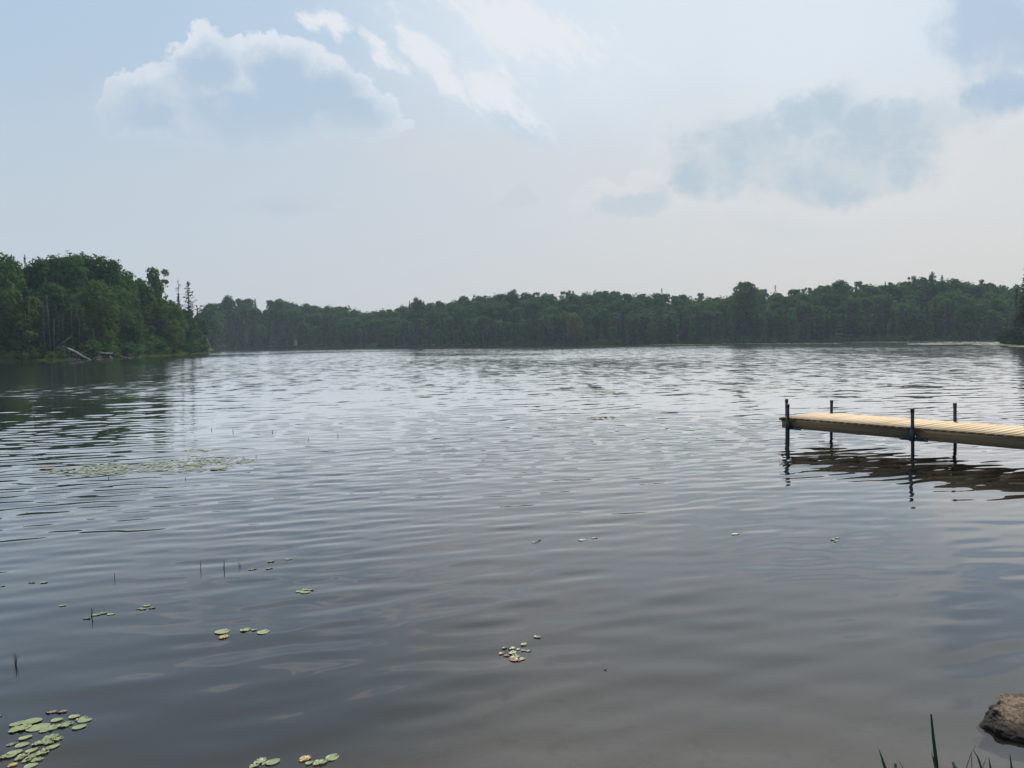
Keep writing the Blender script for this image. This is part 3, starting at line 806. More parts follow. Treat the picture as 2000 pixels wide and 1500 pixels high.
# ---- shrubs on the banks
def make_bush(seed, w, h, mat, nl=9, per=80, leaf=0.16):
    rg = np.random.default_rng(seed); C, N = [], []
    for i in range(nl):
        c = np.array([rg.uniform(-w / 2, w / 2), rg.uniform(-w / 3, w / 3), rg.uniform(0.25, 0.72) * h]); r = rg.uniform(0.22, 0.38) * h
        q = unit(rg, per); C.append(c + q * r * rg.uniform(0.5, 1.05, (per, 1))); N.append(q + rg.normal(0, 0.6, (per, 3)))
    C = np.concatenate(C); C[:, 2] = np.abs(C[:, 2]); s = leaf * rg.uniform(0.6, 1.3, len(C))
    v, f = cards(C, np.concatenate(N), s * 0.55, s, rg)
    t = MB()
    for k in range(9):
        e = C[rg.integers(len(C))]; t.tube([(e[0] * 0.3, e[1] * 0.3, -0.2), tuple(e)], [0.03, 0.01], 4)
    return mesh_np("leaves", v, f, mat), t.mesh("stems", m_bark, True), h
BUSH = [make_bush(61, 3.4, 1.8, M_SHRUB), make_bush(62, 2.6, 1.5, M_SHRUB), make_bush(63, 4.2, 2.0, M_SHRUB, 12)]
BUSHD = [make_bush(64, 4.0, 2.2, M_LEAF, 12), make_bush(65, 3.0, 1.6, M_LEAF)]
def shrub(pr, px, dist, h, lab, wide=1.0, group=None):
    x, y = place(px, dist)
    lv, st, hp = pr
    o = empty("shrub", (x, y, tz(x, y) - 0.05), random.uniform(-0.5, 0.5))
    s = h / hp; o.scale = (s * wide, s * wide, s); tag(o, lab, "shrub", group)
    link("leaves", lv, o); link("stems", st, o)
for (px, d, h, k, lab) in [(6, 0.9, 1.3, 1, "low pale shrub at the left edge waterline"), (32, 1.2, 1.7, 0, "yellow-green shrub beside the low one at the left waterline"), (52, 1.4, 1.9, 2, "tallest pale shrub on the left bank"),
                           (74, 1.3, 1.7, 0, "pale shrub between the tallest shrub and the grey trunks"), (94, 1.0, 1.5, 1, "pale shrub in front of the grey trunks"), (112, 1.2, 1.2, 1, "small shrub by the root tangle"), (16, 2.2, 1.9, 2, "pale shrub behind the low one at the left edge"),
                           (222, 0.7, 1.1, 1, "tiny bright shrub among the driftwood"), (252, 1.5, 1.3, 0, "pale shrub right of the forked driftwood"), (345, 1.6, 1.5, 1, "pale shrub on the grass strip of the left point")]:
    shrub(BUSH[k], px, d, h, lab)
BUSHR = [make_bush(66, 4.0, 2.2, M_FIR, 12), make_bush(67, 3.0, 1.6, M_PINE)]
for (px, d, h, k, lab) in [(1962, 0.8, 1.6, 1, "first low shrub at the tip of the right-hand bank"), (1974, 1.4, 2.2, 0, "dark green shrub on the right-hand bank"), (1986, 1.3, 2.8, 0, "larger dark shrub under the right-hand spruces"), (2003, 1.6, 3.0, 0, "dark shrub at the picture's right edge"), (2030, 1.6, 2.6, 1, "dark shrub on the right-hand bank out of frame")]:
    shrub(BUSHR[k], px, d, h, lab, 1.1)
for i, px in enumerate([60, 130, 175, 215, 240, 275, 300, 325, 360, 380]):
    shrub(BUSHD[i % 2], px, 2.6, 2.6 + (i % 3) * 0.5, "dark undergrowth bush beneath the trees of the left point", 1.3, "dark bushes under the left point's trees")
for i in range(46):
    px = 425 + i * 33 + random.uniform(-10, 10)
    if px > 1935: break
    shrub(random.choice(BUSHD), px, random.uniform(0.8, 2.4), random.uniform(1.4, 3.0), "dark low bush at the foot of the far trees", 1.2, "low bushes along the far shore")

# sedge fringe along the shores
def fringe(name, p0, p1, n, d0, d1, h0, h1, seed, w=0.10, mat=None):
    rg = np.random.default_rng(seed)
    px = rg.uniform(p0, p1, n); dd = rg.uniform(d0, d1, n)
    tt = np.array([bearing(p) for p in px]); r = shore_r(tt) + dd
    x, y = r * np.sin(tt), r * np.cos(tt); z = np.maximum(terrain(x, y), -0.05)
    clump = 0.65 + 0.35 * np.sin(px * 0.11) * np.sin(px * 0.037 + 1) 
    hh = rg.uniform(h0, h1, n) * clump
    an = rg.uniform(0, 6.28, n); ww = w * rg.uniform(0.6, 1.4, n)
    le = rg.normal(0, 0.25, (n, 2)) * hh[:, None]
    a = np.stack([x - np.cos(an) * ww, y - np.sin(an) * ww, z - 0.05], 1)
    b = np.stack([x + np.cos(an) * ww, y + np.sin(an) * ww, z - 0.05], 1)
    c = np.stack([x + le[:, 0], y + le[:, 1], z + hh], 1)
    v = np.stack([a, b, c], 1).reshape(-1, 3)
    o = link(name, mesh_np(name, v, np.arange(3 * n).reshape(n, 3), mat or M_SEDGE))
    return o
tag(fringe("sedge", 418, 1945, 16000, -1.6, 2.2, 0.5, 1.15, 71, 0.12), "dark green sedge fringe running along the whole far shore", "sedge", kind="stuff")
tag(fringe("sedge", 262, 408, 5200, -2.2, 1.4, 0.35, 0.9, 72, 0.08, M_SHRUB), "yellow-green grass strip along the tip of the left point", "grass", kind="stuff")
tag(fringe("sedge", -160, 140, 3200, -0.8, 1.0, 0.25, 0.8, 73, 0.07, M_SHRUB), "short green grass at the waterline under the left shrubs", "grass", kind="stuff")
tag(fringe("sedge", 1956, 2080, 1600, -0.5, 1.2, 0.3, 0.8, 74, 0.07), "grass fringe around the right-hand bank", "grass", kind="stuff")

# fallen trees
def log(pix, ydist, radii, label, name="fallen_log", mat=None, twigs=4, px_ref=None):
    """pix: photo positions of the log's axis; it lies near the bank at that distance"""
    pts = [at_y(px, py, ydist + dy) for (px, py, dy) in pix]
    t = MB(); o0 = pts[0].copy()
    t.tube([p - o0 for p in pts], radii, 7)
    for k in range(twigs):
        i = random.randrange(len(pts) - 1); p = pts[i].lerp(pts[i + 1], random.random()) - o0
        L = random.uniform(0.5, 1.5)
        e = p + Vector((random.uniform(-1, 1) * L, random.uniform(-0.4, 0.4) * L, random.uniform(0.1, 0.7) * L))
        t.tube([p, p.lerp(e, 0.5) + Vector((0, 0, 0.08)), e], [0.04, 0.03, 0.012], 4)
    o = t.build(name, mat or m_drift, None, True); o.location = o0
    tag(o, label, "log")
yl = [ground_pt(p, float(np.interp(p, [c[0] for c in SHORE], [c[1] for c in SHORE]))).y for p in (130, 200, 240, 265, 1660)]
log([(122, 677, 1.5), (138, 683, 0.9), (150, 688, 0.3), (162, 696, -0.3), (176, 702.5, -0.7)], yl[0], [.20, .19, .17, .15, .12], "long bleached birch trunk fallen down the left bank into the water")
log([(112, 676, 1.2), (126, 667, 1.4), (139, 657, 1.6)], yl[0], [.09, .07, .04], "thin grey branch leaning up over the fallen birch", mat=m_pale, twigs=2)
log([(154, 689, 0.4), (172, 696, 0.1), (184, 700.5, -0.4)], yl[1], [.11, .1, .07], "dark thin log behind the bleached birch", mat=m_bark)
log([(182, 700, -0.4), (192, 698, -0.4), (200, 697, -0.2)], yl[1], [.09, .08, .05], "short pale limb joined to the water end of the birch", twigs=1)
log([(183, 687, 0.6), (206, 690, 0.3), (219, 690, 0.3)], yl[1], [.13, .12, .1], "horizontal dark log with pale broken faces on the bank")
log([(214, 696, -0.3), (220, 700, -0.5)], yl[1], [.08, .06], "short pale stick poking into the water", twigs=0)
log([(229, 692, 0.2), (240, 697, -0.1), (259, 699.5, -0.5)], yl[2], [.13, .11, .07], "pale left arm of the forked driftwood")
log([(247, 697, -0.2), (262, 690, 0), (280, 679.5, 0.5)], yl[3], [.11, .10, .05], "pale limb of the forked driftwood slanting up to the right")
log([(243, 691, 0.3), (256, 697, 0), (263, 699.3, -0.3)], yl[3], [.08, .07, .05], "thin crossing branch of the forked driftwood")
log([(1632, 652, 6), (1652, 653, 5), (1684, 658, 3)], yl[4], [.3, .28, .18], "pale fallen trunk lying across the cleared slope of the far shore", twigs=5)
log([(1655, 645, 9), (1681, 645.5, 9)], yl[4], [.2, .16], "higher pale log lying level on the cleared far slope", twigs=3)
for i in range(22):                        # grey root tangle left of the birch: one uprooted mass
    if i == 0: t = MB(); base = at_y(125, 701, yl[0] + 0.4); base.z = tz(base.x, base.y)
    a_ = Vector((random.uniform(-1.4, 2.6), random.uniform(-0.3, 0.5), -0.1)); e = a_ + Vector((random.uniform(-0.9, 0.9), random.uniform(-0.3, 0.3), random.uniform(0.3, 1.7)))
    t.tube([a_, a_.lerp(e, 0.5) + Vector((random.uniform(-.2, .2), 0, 0.1)), e], [0.035, 0.028, 0.012], 4)
t.tube([(-1.6, -0.1, 0.0), (0.5, 0.1, 0.08), (2.8, 0.2, -0.02)], [0.07, 0.08, 0.05], 6); t.tube([(-1.0, 0.45, 0.0), (0.8, 0.1, 0.06), (2.2, -0.25, 0.0)], [0.05, 0.06, 0.04], 6)
o = t.build("brush_pile", m_pale); o.location = base; tag(o, "grey tangle of dead brush at the foot of the fallen birch", "brush")

# ------------------------------------------------------------------ floating leaves
def pad_material(name, c0, c1, spot, rim=None):
    m, nt, out = material(name)
    co = objco(nt); oi = nt.new("ShaderNodeObjectInfo")
    n, _ = nt.noise(co, 2.6, 5, 0.65); n2, _ = nt.noise(co, 6.0, 4, 0.6)
    c = nt.mix(E(nt, oi.outputs["Random"]), c0, c1)
    c = nt.mix(nt.smooth(n, 0.50, 0.66) * 0.6, c, spot)
    c = nt.mix(nt.smooth(n2, 0.62, 0.72) * 0.5, c, (0.03, 0.03, 0.015))
    ox, oy, _z = nt.sep(co)
    rad = nt.math("SQRT", ox * ox + oy * oy * 2.3)
    vein = nt.smooth(nt.math("ABSOLUTE", nt.math("SINE", nt.math("ARCTAN2", oy, ox) * 6.0)), 0.16, 0.0) * nt.smooth(rad, 0.95, 0.1)
    c = nt.mix((vein * 0.35).max(nt.smooth(rad, 0.86, 1.0) * 0.45).max(nt.smooth(rad, 0.10, 0.02) * 0.6), c, (0.36, 0.38, 0.22))
    principled(nt, out, c, 0.36, 0.4, bump(nt, n, 0.3, 0.004))
    return m
M_PAD = pad_material("green_lily_pad", (0.18, 0.225, 0.105), (0.25, 0.295, 0.15), (0.29, 0.28, 0.14))
M_PADP = pad_material("pale_lily_pad", (0.165, 0.19, 0.13), (0.21, 0.23, 0.155), (0.25, 0.25, 0.18))
M_PADM = pad_material("mat_lily_pad", (0.125, 0.155, 0.095), (0.16, 0.19, 0.115), (0.20, 0.21, 0.13))
M_PADR = pad_material("reddish_lily_pad", (0.30, 0.13, 0.08), (0.34, 0.17, 0.10), (0.30, 0.22, 0.10))
M_PADO = pad_material("orange_dying_lily_pad", (0.40, 0.26, 0.09), (0.44, 0.30, 0.12), (0.38, 0.30, 0.15))
M_PADG = pad_material("pink_grey_drowned_leaf", (0.22, 0.18, 0.15), (0.26, 0.2, 0.17), (0.3, 0.25, 0.2))

def pad_mesh(seed, aspect, ragged, notch, mat):
    """a thin oval floating leaf of half length 1, its rim slightly turned up"""
    rg = np.random.default_rng(seed); n = 40
    th_ = np.linspace(0, 2 * np.pi, n, endpoint=False)
    r = np.ones(n) * (1 + 0.03 * np.sin(3 * th_ + seed))
    if ragged:
        r *= 1 - 0.13 * np.abs(np.sin(th_ * 4.5 + seed)) * rg.uniform(0, 1, n)
        for k in range(3):
            c = rg.uniform(0, 6.28); w_ = rg.uniform(0.12, 0.35); d = np.abs((th_ - c + np.pi) % (2 * np.pi) - np.pi)
            r *= 1 - rg.uniform(0.25, 0.5) * np.clip(1 - d / w_, 0, 1)
    if notch:
        d = np.abs((th_ - 0.2 + np.pi) % (2 * np.pi) - np.pi); r *= 1 - 0.85 * np.clip(1 - d / 0.16, 0, 1)
    vs, fs4, fs3 = [(0, 0, 0.0)], [], []
    rings = [0.35, 0.7, 0.93, 1.0]
    for q in rings:
        wv = 0.025 * np.sin(2 * th_ + seed) * q + (0.05 * (q - 0.93) / 0.07 if q > 0.93 else 0)
        wv = wv + (0.05 * rg.normal(size=n) * q if ragged else 0)
        for k in range(n): vs.append((r[k] * q * math.cos(th_[k]), aspect * r[k] * q * math.sin(th_[k]), wv[k]))
    for k in range(n): fs3.append((0, 1 + k, 1 + (k + 1) % n))
    hole = set()
    if ragged:
        for k in range(int(rg.integers(2, 6))): hole.add((int(rg.integers(0, 3)), int(rg.integers(0, n))))
    for q in range(3):
        for k in range(n):
            if (q, k) in hole or (q, (k - 1) % n) in hole: continue
            fs4.append((1 + q * n + k, 1 + (q + 1) * n + k, 1 + (q + 1) * n + (k + 1) % n, 1 + q * n + (k + 1) % n))
    b = len(vs)                            # underside
    vs += [(x, y, z - 0.045) for (x, y, z) in vs]
    fs3 += [(c + b, b_ + b, a + b) for (a, b_, c) in fs3]; fs4 += [(d + b, c + b, b_ + b, a + b) for (a, b_, c, d) in fs4]
    o = 1 + 3 * n
    for k in range(n): fs4.append((o + k, b + o + k, b + o + (k + 1) % n, o + (k + 1) % n))
    return mesh_np("lily_pad", np.array(vs), [np.array(fs4), np.array(fs3)], mat, True)
PADS = {"o": [pad_mesh(1, 0.66, False, False, M_PAD), pad_mesh(2, 0.6, False, False, M_PAD), pad_mesh(3, 0.72, False, False, M_PAD)],
        "r": [pad_mesh(4, 0.66, True, False, M_PAD), pad_mesh(5, 0.62, True, False, M_PAD), pad_mesh(6, 0.7, True, False, M_PAD)],
        "n": [pad_mesh(7, 0.85, False, True, M_PAD)],
        "p": [pad_mesh(8, 0.6, False, False, M_PADP), pad_mesh(9, 0.55, True, False, M_PADP)],
        "e": [pad_mesh(10, 0.62, True, False, M_PADR)], "y": [pad_mesh(11, 0.7, True, False, M_PADO)], "g": [pad_mesh(12, 0.5, True, False, M_PADG)]}
npad = [0]
def pad(px, py, w, kind, label, group=None, ang=None):
    p = ground_pt(px, py, 0.004)
    rg = random.Random(int(px * 7 + py * 13))
    half = 0.5 * w / F * (p - CAM).dot(FWD)
    o = link("lily_pad", rg.choice(PADS[kind]))
    npad[0] += 1
    o.location = (p.x, p.y, wz(p.x, p.y) + 0.003 + 0.0009 * (npad[0] % 4))
    o.rotation_euler = (rg.uniform(-.02, .02), rg.uniform(-.02, .02), RAD(rg.uniform(20, 50) if ang is None else ang))
    o.scale = (half * 1.1, half * 1.1, 0.045)
    tag(o, label, "lily pad", group)
GA = "lily pads of the large lower left cluster"
LA = "plain oval lily pad in the large cluster at the lower left corner"
LR = "ragged eaten lily pad in the large cluster at the lower left corner"
for q in [(33, 1414, 24, "o"), (63, 1409, 31, "o"), (40, 1423, 38, "r"), (73, 1421, 38, "o"), (97, 1423, 34, "r"), (111, 1406, 19, "o"), (145, 1399, 18, "o"), (160, 1403, 20, "r"), (165, 1407, 23, "o"), (154, 1421, 23, "o"),
          (49, 1441, 21, "o"), (43, 1455, 22, "o"), (99, 1440, 28, "r"), (113, 1444, 18, "r"), (72, 1453, 20, "r"), (88, 1449, 24, "r"), (103, 1459, 22, "o"), (28, 1470, 24, "o"), (8, 1478, 20, "r"), (45, 1475, 22, "r"), (61, 1466, 20, "o"),
          (82, 1470, 24, "r"), (60, 1478, 22, "r"), (73, 1482, 22, "r"), (37, 1481, 16, "r"), (90, 1464, 18, "r"), (22, 1476, 18, "o"), (60, 1494, 22, "o"), (52, 1484, 16, "r"), (96, 1452, 16, "r")]:
    pad(*q, LA if q[3] == "o" else LR, GA)
pad(128, 1416, 25, "r", "yellowish lily pad with black holes right of the large lower left cluster's top row")
pad(23, 1453, 18, "p", "slim pale lily pad at the left side of the lower left cluster")
pad(24, 1493, 18, "y", "yellowed torn pad at the bottom of the lower left cluster")
pad(100, 1390, 20, "g", "left pinkish half sunken leaf above the lower left cluster", ang=10)
pad(121, 1389, 18, "g", "right pinkish half sunken leaf above the lower left cluster", ang=15)
pad(0, 1398, 8, "p", "sliver of a pale pad at the very left edge")
for q, lab in [((507, 1486, 26, "r"), "ragged pad at the left of the pair on the bottom edge"), ((532, 1488, 26, "o"), "smooth oval pad on the bottom edge right of the ragged one"), ((496, 1496, 18, "r"), "torn pad cut by the bottom edge"), ((517, 1490, 12, "r"), "scrap of pad between the ragged and the smooth one"),
               ((595, 1481, 24, "y"), "crumpled yellow-orange dying pad near the bottom edge"), ((604, 1490, 15, "o"), "small oval pad under the crumpled yellow one"), ((625, 1489, 27, "r"), "mottled pad between the small oval and the notched pad"), ((649, 1479, 24, "n"), "round notched lily pad near the bottom edge"), ((637, 1487, 10, "r"), "scrap of leaf left of the notched pad")]:
    pad(*q, lab)
GC = "lily pads of the round middle cluster"
LC = "small green pad of the tight cluster at the bottom centre"
for q in [(1023, 1258, 13, "o"), (1000, 1266, 15, "r"), (1012, 1267, 10, "o"), (1022, 1269, 9, "o"), (979, 1275, 10, "o"), (1002, 1274, 18, "r"), (1006, 1278, 12, "r"), (1005, 1283, 20, "o"), (1020, 1287, 12, "o"), (985, 1265, 12, "p")]:
    pad(*q, LC, GC)
pad(1031, 1270, 14, "p", "narrow pale leaf at the right of the bottom centre cluster", ang=-12)
pad(989, 1279, 12, "e", "pink red pad in the bottom centre cluster", ang=-10)
pad(1006, 1289, 22, "e", "brownish pink folded pad under the bottom centre cluster", ang=-14)
pad(1049, 1244, 13, "p", "white floating scrap above the bottom centre cluster", ang=-14)
for q, lab in [((434, 1234, 26, "n"), "large notched pad above the orange pad"), ((437, 1244, 21, "y"), "bright orange dying lily pad"), ((480, 1231, 20, "r"), "ragged pad left of the small gap in the row of three"), ((497, 1231, 10, "p"), "thin sliver of leaf in the row of three"), ((514, 1235, 22, "n"), "pad with a pale spot right of the row of three")]:
    pad(*q, lab)
for q, lab in [((585, 1155, 14, "o"), "left pad of the small bright cluster left of centre"), ((596, 1157, 18, "o"), "front pad of the small bright cluster left of centre"), ((606, 1152, 14, "p"), "right pad of the small bright cluster left of centre"), ((597, 1151, 12, "o"), "rear pad of the small bright cluster left of centre"),
               ((286, 1183, 12, "o"), "upper pad of the little group right of the dark reed"), ((279, 1189, 13, "p"), "lower pale pad of the little group right of the dark reed"), ((297, 1187, 12, "p"), "right torn pad of the little group right of the dark reed"), ((269, 1189, 8, "p"), "thin scrap at the left of the little group right of the dark reed"),
               ((187, 1200, 16, "o"), "pad touching the thick dark reed"), ((170, 1207, 14, "p"), "grey pad left of the thick dark reed"), ((203, 1197, 12, "p"), "small pad second to the right of the thick dark reed"), ((217, 1199, 14, "o"), "pad at the right end of the row by the thick dark reed"),
               ((122, 1183, 12, "p"), "single pale pad alone left of the thick dark reed"), ((62, 1137, 11, "p"), "left one of two tiny pale pads near the left edge"), ((86, 1137, 13, "p"), "right one of two tiny pale pads near the left edge"), ((3, 1144, 12, "p"), "pale pad cut by the left edge"),
               ((493, 1111, 15, "p"), "left front pad by the three thin reeds"), ((526, 1110, 13, "p"), "right front pad by the three thin reeds"), ((529, 1097, 13, "p"), "faint rear pad by the three thin reeds"), ((564, 1092, 13, "p"), "farthest right pad by the three thin reeds"),
               ((1044, 1059, 8, "p"), "left sliver of three in open water"), ((1050, 1057, 8, "p"), "middle sliver of three in open water"), ((1053, 1054, 7, "p"), "right sliver of three in open water"), ((1138, 1054, 18, "p"), "wide pale pad alone in open water"), ((1161, 1050, 12, "p"), "tiny pad right of the wide pale one"),
               ((1435, 1043, 16, "p"), "whitish pad in open water below the dock"), ((1626, 1054, 8, "p"), "left white scrap of the pair below the dock"), ((1635, 1051, 9, "p"), "right white scrap of the pair below the dock"), ((1633, 1057, 8, "p"), "lower white scrap of the pair below the dock"), ((1182, 1308, 5, "p"), "tiny white fleck low in the middle")]:
    pad(*q, lab, ang=random.uniform(0, 25))

def pad_raft(spots, n, r0_, r1_, mat, label, seed, thr=0.0, z=0.006):
    """countless floating leaves: scattered over patches given on the water"""
    rg = np.random.default_rng(seed); V_, F_ = [], []; k = 8
    cnt = 0; tries = 0
    while cnt < n and tries < n * 30:
        tries += 1
        s = spots[rg.integers(len(spots))]
        a_ = rg.uniform(0, 6.28); q = math.sqrt(rg.random())
        p = ground_pt(s[0] + s[2] * q * math.cos(a_), s[1] + s[3] * q * math.sin(a_))
        if noise.noise(Vector((p.x * 1.3, p.y * 1.3, seed))) < thr + rg.uniform(-0.15, 0.15): continue
        r = rg.uniform(r0_, r1_); an = rg.uniform(0, 6.28); asp = rg.uniform(0.55, 0.8)
        zz = (wz(p.x, p.y) if p.y < 40 else 0) + z * rg.uniform(0.4, 1.2); b = len(V_)
        ti = rg.normal(0, 0.02, 2)
        for j in range(k):
            c_ = 2 * math.pi * j / k; ex, ey = r * math.cos(c_), r * asp * math.sin(c_)
            dx, dy_ = ex * math.cos(an) - ey * math.sin(an), ex * math.sin(an) + ey * math.cos(an)
            V_.append((p.x + dx, p.y + dy_, zz + dx * ti[0] + dy_ * ti[1]))
        F_.append(tuple(range(b, b + k))); cnt += 1
    tag(link("lily_pads", mesh_np("lily_pads", np.array(V_), np.array(F_), mat)), label, "lily pads", kind="stuff")
pad_raft([(240, 915, 70, 12), (200, 918, 60, 10), (370, 908, 90, 14), (330, 912, 70, 11), (410, 911, 50, 7), (385, 884, 30, 8), (440, 900, 60, 8), (150, 922, 55, 8)], 1100, 0.020, 0.046, M_PADM, "wide mat of pale green lily pads left of centre", 81, -0.25)
pad_raft([(1175, 817, 34, 4)], 36, 0.05, 0.09, M_PADP, "faint streak of pads in the middle of the lake", 82, -0.3)
pad_raft([(1165, 766, 60, 3)], 90, 0.08, 0.15, M_PADP, "thin distant streak of pads beyond the middle one", 83, -0.3)
pad_raft([(1640, 753, 130, 4), (1480, 757, 60, 2)], 160, 0.07, 0.15, M_PADP, "thin streaks of pads beyond the dock", 84, -0.3)
pad_raft([(1900, 670, 90, 2.2), (1960, 672.5, 60, 2.6), (1830, 672, 60, 1.2), (2020, 676, 50, 2.5)], 2600, 0.25, 0.7, M_PADP, "pale belt of lily pads in front of the right-hand bank", 85, -0.4, 0.03)
pad_raft([(1750, 668.2, 150, 0.35), (1500, 671.2, 160, 0.35), (1330, 673.4, 80, 0.35)], 1200, 0.25, 0.6, M_PADP, "thin pale line of pads along the right half of the far shore", 86, -0.4, 0.03)
pad(91, 915, 24, "y", "single yellowish pad at the left of the wide mat", ang=5)

# reeds standing in the water
m_reed, nt, out = material("dark_reed_stem")
principled(nt, out, (0.022, 0.026, 0.016), 0.7, 0.3)
def reed(stems, label, name="reed"):
    """stems: (base px, base py, top px, top py, width px)"""
    t = MB(); o0 = ground_pt(stems[0][0], stems[0][1])
    for (bx, by, tx, ty, w) in stems:
        p = ground_pt(bx, by); e = at_y(tx, ty, p.y); dpt = (p - CAM).dot(FWD)
        r = max(0.5 * w / F * dpt, 0.0016)
        low = p - (e - p) * 0.8; low.z = max(-0.5, low.z)
        t.tube([low - o0, p - o0, p.lerp(e, 0.6) + Vector((0.004, 0, 0)) - o0, e - o0], [r, r, r * 0.8, r * 0.4], 6)
    o = t.build(name, m_reed, None, True); o.location = o0; tag(o, label, "reed")
reed([(392, 1113, 391, 1097, 1.7)], "leftmost of the three thin reeds left of centre")
reed([(437.5, 1110, 437, 1092, 1.9)], "tallest of the three thin reeds left of centre")
reed([(467, 1106, 465.5, 1097, 1.5), (470, 1107, 469.5, 1102, 1.2)], "short reed right of the tallest thin reed")
reed([(223.5, 1130, 223, 1119, 1.5)], "single faint short reed above the thick dark reed")
reed([(179, 1205, 178.5, 1187, 2.6)], "thick dark reed standing among small pads")
reed([(31, 1300, 29.5, 1276, 2.6), (30, 1300, 24, 1274, 1.2), (31.5, 1300, 34, 1276, 1.0)], "small tuft of crossing dark reeds near the left edge")
for i, (px, py, h) in enumerate([(413, 840, 5), (455, 844, 6), (532, 845, 5), (660, 852, 6), (500, 893, 5), (602, 858, 4), (475, 895, 4), (212, 935, 6), (362, 936, 4)]):
    reed([(px, py, px - 0.3, py - h, 1.3)], "tiny dark stem poking from the water near the wide mat of pads") ; bpy.context.scene.collection.objects[-1]["group"] = "tiny stems by the wide mat of pads"

# ------------------------------------------------------------------ dock
m_deck, nt, out = material("new_pine_boards")
co = objco(nt)
dx_, dy2, dz_ = nt.sep(co)
BW = 0.142
brd = nt.math("FLOOR", dx_ * (1 / BW))
wn = nt.new("ShaderNodeTexWhiteNoise", noise_dimensions="1D"); nt.set(wn.inputs["W"], brd)
g, _ = nt.noise(nt.xyz(dx_ * 38.0, dy2 * 2.2, brd * 7.3), 1.0, 5, 0.6)
kn, _ = nt.noise(nt.xyz(dx_ * 9.0, dy2 * 5.0, brd * 3.1), 1.0, 2, 0.5)
c = nt.mix(E(nt, wn.outputs[0]), (0.54, 0.385, 0.215), (0.70, 0.53, 0.325))
c = nt.mix(nt.smooth(g, 0.45, 0.7) * 0.5, c, (0.38, 0.24, 0.115))
c = nt.mix(nt.smooth(kn, 0.70, 0.76) * 0.7, c, (0.17, 0.09, 0.04))
onr = nt.sep(nt.new("ShaderNodeTexCoord").outputs["Normal"])
c = nt.mix(nt.smooth(nt.math("ABSOLUTE", onr[1]), 0.6, 0.8), c, (0.16, 0.10, 0.05))      # end grain
principled(nt, out, c, 0.62, 0.25, bump(nt, g, 0.4, 0.004))
m_beam, nt, out = material("treated_lumber")
co = objco(nt); dx_, dy2, dz_ = nt.sep(co)
g, _ = nt.noise(nt.xyz(dx_ * 1.6, dy2 * 30.0, dz_ * 42.0), 1.0, 5, 0.6); kn, _ = nt.noise(nt.xyz(dx_ * 5.0, 0.0, dz_ * 9.0), 1.0, 2, 0.5)
c = nt.mix(g, (0.135, 0.098, 0.054), (0.225, 0.168, 0.094))
c = nt.mix(nt.smooth(kn, 0.68, 0.74) * 0.8, c, (0.10, 0.06, 0.03))
principled(nt, out, c, 0.75, 0.2, bump(nt, g, 0.2, 0.003))
m_steel, nt, out = material("dark_galvanised_steel")
co = objco(nt); n, _ = nt.noise(co, 14.0, 4, 0.6)
principled(nt, out, nt.mix(n, (0.018, 0.022, 0.029), (0.042, 0.047, 0.055)), nt.math("MULTIPLY", n, 0.5) + 0.25, 0.5, None, 0.25)
m_cap, nt, out = material("black_post_cap")
principled(nt, out, (0.012, 0.012, 0.013), 0.5, 0.4)
m_bolt, nt, out = material("bright_zinc")
principled(nt, out, (0.55, 0.55, 0.54), 0.35, 0.5, None, 0.8)

ZD = 0.23 * H                              # deck height over the water
B_ = ground_pt(1543.0, 815.5, ZD); D_ = ground_pt(1786, 834.5, ZD)
tdir = (D_ - B_); SEC = tdir.length; tdir.normalize()
ndir = Vector((-tdir.y, tdir.x, 0)); 
if ndir.y < 0: ndir = -ndir
corner = ground_pt(1526, 814.3, ZD)
C_ = ground_pt(1622, 806.5, ZD)
WID = abs((C_ - B_).dot(ndir))
s0 = (corner - B_).dot(tdir)               # negative: deck runs past post B
ang = math.atan2(tdir.y, tdir.x)
dock = empty("dock", (B_.x, B_.y, 0.0), ang)
sgn = 1.0 if (Matrix.Rotation(-ang, 3, "Z") @ ndir).y > 0 else -1.0
tag(dock, "new wooden boat dock on dark steel posts reaching in from the right", "dock")
x_start = s0; NSEC = 4
for k in range(NSEC):                      # decks in local coordinates: x along, y across (far side), z up
    x0 = x_start if k == 0 else k * SEC + 0.012
    x1 = (k + 1) * SEC - 0.012
    mb = MB(); nbd = max(1, round((x1 - x0) / BW)); w = (x1 - x0) / nbd
    for j in range(nbd):
        jj = random.uniform(-0.0015, 0.0015)
        mb.box((x0 + (j + 0.5) * w, sgn * (WID / 2 - 0.02) + jj, ZD - 0.014 + random.uniform(-0.001, 0.001)), (w / 2 - 0.0055, 0, 0), (0, WID / 2 + 0.045, 0), (0, 0, 0.014))
    mb.build("deck", m_deck, dock)
    for side in (0, 1):
        yb = -0.0 if side == 0 else sgn * (WID - 0.04)
        mb = MB(); mb.box(((x0 + x1) / 2, sgn * (0.0 if side == 0 else WID - 0.04), ZD - 0.040 - 0.088), ((x1 - x0) / 2 - 0.02, 0, 0), (0, 0.019, 0), (0, 0, 0.088))
        mb.build("beam", m_beam, dock)
    mb = MB()
    for q in (0.0, 0.33, 0.66, 1.0):
        xx = x0 + 0.05 + (x1 - x0 - 0.1) * q
        mb.box((xx, sgn * (WID / 2 - 0.02), ZD - 0.031 - 0.068), (0.019, 0, 0), (0, WID / 2 - 0.045, 0), (0, 0, 0.066))
    mb.build("joist", m_beam, dock)
    mb = MB()
    for q in range(5):
        xx = x0 + 0.18 + (x1 - x0 - 0.3) * q / 4
        mb.tube([(xx, -sgn * 0.019, ZD - 0.055), (xx, -sgn * 0.027, ZD - 0.055)], 0.008, 6)
    mb.build("bolt", m_bolt, dock)
PR = 0.029
